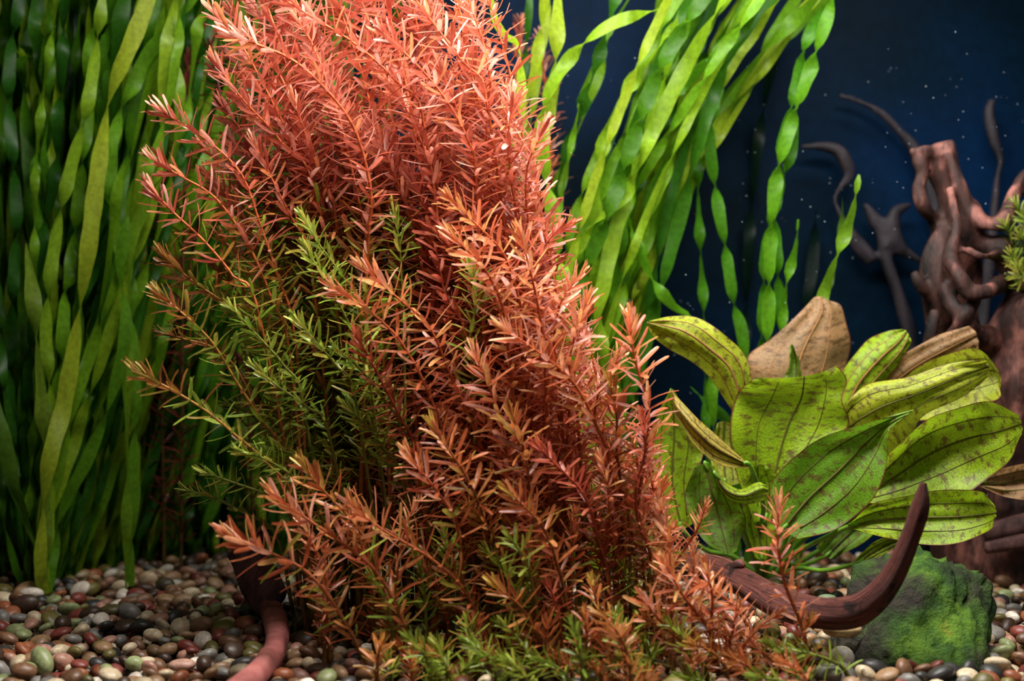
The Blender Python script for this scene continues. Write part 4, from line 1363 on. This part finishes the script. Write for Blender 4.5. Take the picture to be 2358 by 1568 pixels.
# let the pebbles settle beside each other, the stalks, the stones and the wood
from mathutils.bvhtree import BVHTree
sv_, sf_ = [], []
bpy.context.view_layer.update()
for o in SOLID:
    b_ = len(sv_)
    sv_ += [o.matrix_world @ q.co for q in o.data.vertices]
    sf_ += [tuple(b_ + i for i in q.vertices) for q in o.data.polygons]
tree = BVHTree.FromPolygons(sv_, sf_)
ZS = 0.74
post = np.array([b_ for b_, r_ in POSTS])
pr_ = np.array([r_ for b_, r_ in POSTS])
c3 = np.vstack([np.stack([cx, cy, cz], -1), post]); c3[:, 2] /= ZS
rd = np.concatenate([cr * 1.12 * 0.93, pr_])
mob_ = np.concatenate([np.ones(n_p), np.zeros(len(post))])
for it in range(70):
    if it % 5 == 0:
        i0, j0 = near_pairs(c3, 2 * rd.max())
        ok = ((mob_[i0] + mob_[j0]) > 0) & (np.linalg.norm(c3[j0] - c3[i0], axis=1) < rd[i0] + rd[j0] + 0.004)
        i0, j0 = i0[ok], j0[ok]
    i, j = i0, j0
    d_ = c3[j] - c3[i]
    L_ = np.linalg.norm(d_, axis=1)
    pen = rd[i] + rd[j] - L_
    ok = pen > 0
    i, j, pen = i[ok], j[ok], pen[ok]
    u_ = d_[ok] / np.maximum(L_[ok], 1e-6)[:, None]
    wi, wj = mob_[i], mob_[j]
    tw = wi + wj
    mv = np.zeros_like(c3)
    np.add.at(mv, i, -u_ * (pen * wi / tw * 0.42)[:, None])
    np.add.at(mv, j, u_ * (pen * wj / tw * 0.42)[:, None])
    c3 += mv
    gz = ground(c3[:n_p, 0], c3[:n_p, 1])
    c3[:n_p, 2] = np.clip(c3[:n_p, 2], (gz - 0.016) / ZS, (gz + 0.0035) / ZS)
    c3[:n_p, 1] = np.minimum(c3[:n_p, 1], YB - rd[:n_p])
    if it % 6 == 5 or it == 69:
        for k in range(n_p):
            q = Vector((c3[k, 0], c3[k, 1], c3[k, 2] * ZS))
            hit, nrm, _, dist = tree.find_nearest(q, 0.022)
            if hit is None: continue
            inside_ = (q - hit).dot(nrm) < 0
            if not inside_ and dist > cr[k] * 1.08: continue
            push = Vector((nrm.x, nrm.y, min(nrm.z, 0.0) * 0.5))
            if push.length < 1e-3: push = Vector((0, 0, -1))
            push.normalize()
            e = push * (cr[k] * 1.08 + (dist if inside_ else -dist))
            c3[k] += (e.x, e.y, e.z / ZS)
cx, cy, cz = c3[:n_p, 0].copy(), c3[:n_p, 1].copy(), c3[:n_p, 2] * ZS
ck = rng.choice(len(PEB_COL), n_p, p=PEB_W)
sx_ = 1179 + cx / cy * FPX
sy_ = 784 + (CAM_Z - cz) / cy * FPX
# the 300 that show largest: nearest, inside the frame, clear of the bush
score = cr / cy + np.where((cz - ground(cx, cy)) > -0.002, 0.004, 0.0)
vis = (sx_ > 8) & (sx_ < 2350) & (sy_ < 1560) & (sy_ > 1300) & ((sx_ < 760) | (sx_ > 1900) | (sy_ > 1490))
vis &= ~((sx_ > 1960) & (sx_ < 2250) & (sy_ < 1520))
vis &= ~((sx_ > 540) & (sx_ < 690))
order = np.argsort(-(score + np.where(vis, 0, -1)))
single = set(order[:285].tolist())
rest = np.array([i for i in range(n_p) if i not in single])
R_all = flat_rot(n_p)
SH2 = [pebble_shape(ICO2[0], 100 + k) for k in range(10)]
vv, ff, cc = [], [], []
shp = rng.integers(0, 10, n_p)
for k in range(10):
    ids = rest[shp[rest] == k]
    V = np.einsum('nij,vj->nvi', R_all[ids], SH2[k]) * cr[ids, None, None] * 1.12
    V += np.stack([cx[ids], cy[ids], cz[ids]], -1)[:, None, :]
    c = np.array([lin(PEB_COL[q][1]) for q in ck[ids]])
    c[:, :3] *= rng.uniform(0.65, 1.15, (len(ids), 1))
    nv = len(ICO2[0])
    base_n = sum(len(x) for x in vv)
    F = (ICO2[1][None] + (np.arange(len(ids)) * nv)[:, None, None]).reshape(-1, 3) + base_n
    vv.append(V.reshape(-1, 3)); ff.append(F); cc.append(np.repeat(c, nv, 0))
gr = link('gravel', make_mesh('gravel', np.vstack(vv), np.vstack(ff), M_PEB, col=np.vstack(cc)))
tag(gr, 'multicoloured small rounded gravel covering the tank bottom', 'gravel', kind='stuff')
PEB_MESH = {}


def pebble_mesh(k, ci):
    if (k, ci) not in PEB_MESH:
        v = pebble_shape(ICO3[0], 200 + k)
        PEB_MESH[(k, ci)] = make_mesh('pebble', v, ICO3[1], M_PEB, col=np.tile(lin(PEB_COL[ci][1]), (len(v), 1)))
    return PEB_MESH[(k, ci)]


for i in sorted(single):
    o = link('pebble', pebble_mesh(int(shp[i]) % 5, int(ck[i])), loc=(cx[i], cy[i], cz[i]))
    o.rotation_euler = Matrix(R_all[i].tolist()).to_euler()
    o.scale = (cr[i] * 1.15,) * 3
    nm = PEB_COL[ck[i]][0]
    tag(o, 'small smooth %s pebble lying in the gravel bed' % nm, 'pebble', '%s pebbles in the gravel' % nm)

# ------------------------------------------------------------------ drifting specks in the water
ns = 420
sv, sf = icosphere(1)
c = np.stack([rng.uniform(0.02, 0.5, ns), rng.uniform(1.12, 1.32, ns), rng.uniform(0.05, 0.45, ns)], -1)
r = rng.uniform(0.00015, 0.00045, ns)
V = (sv[None] * r[:, None, None] + c[:, None]).reshape(-1, 3)
F = (sf[None] + (np.arange(ns) * len(sv))[:, None, None]).reshape(-1, 3)
sp_ = link('floating_specks', make_mesh('floating_specks', V, F, M_SPECK))
tag(sp_, 'tiny pale specks drifting in the dark blue water', 'specks', kind='stuff')
print('LEAVES', N_LEAF, 'OBJECTS', len(bpy.data.objects))
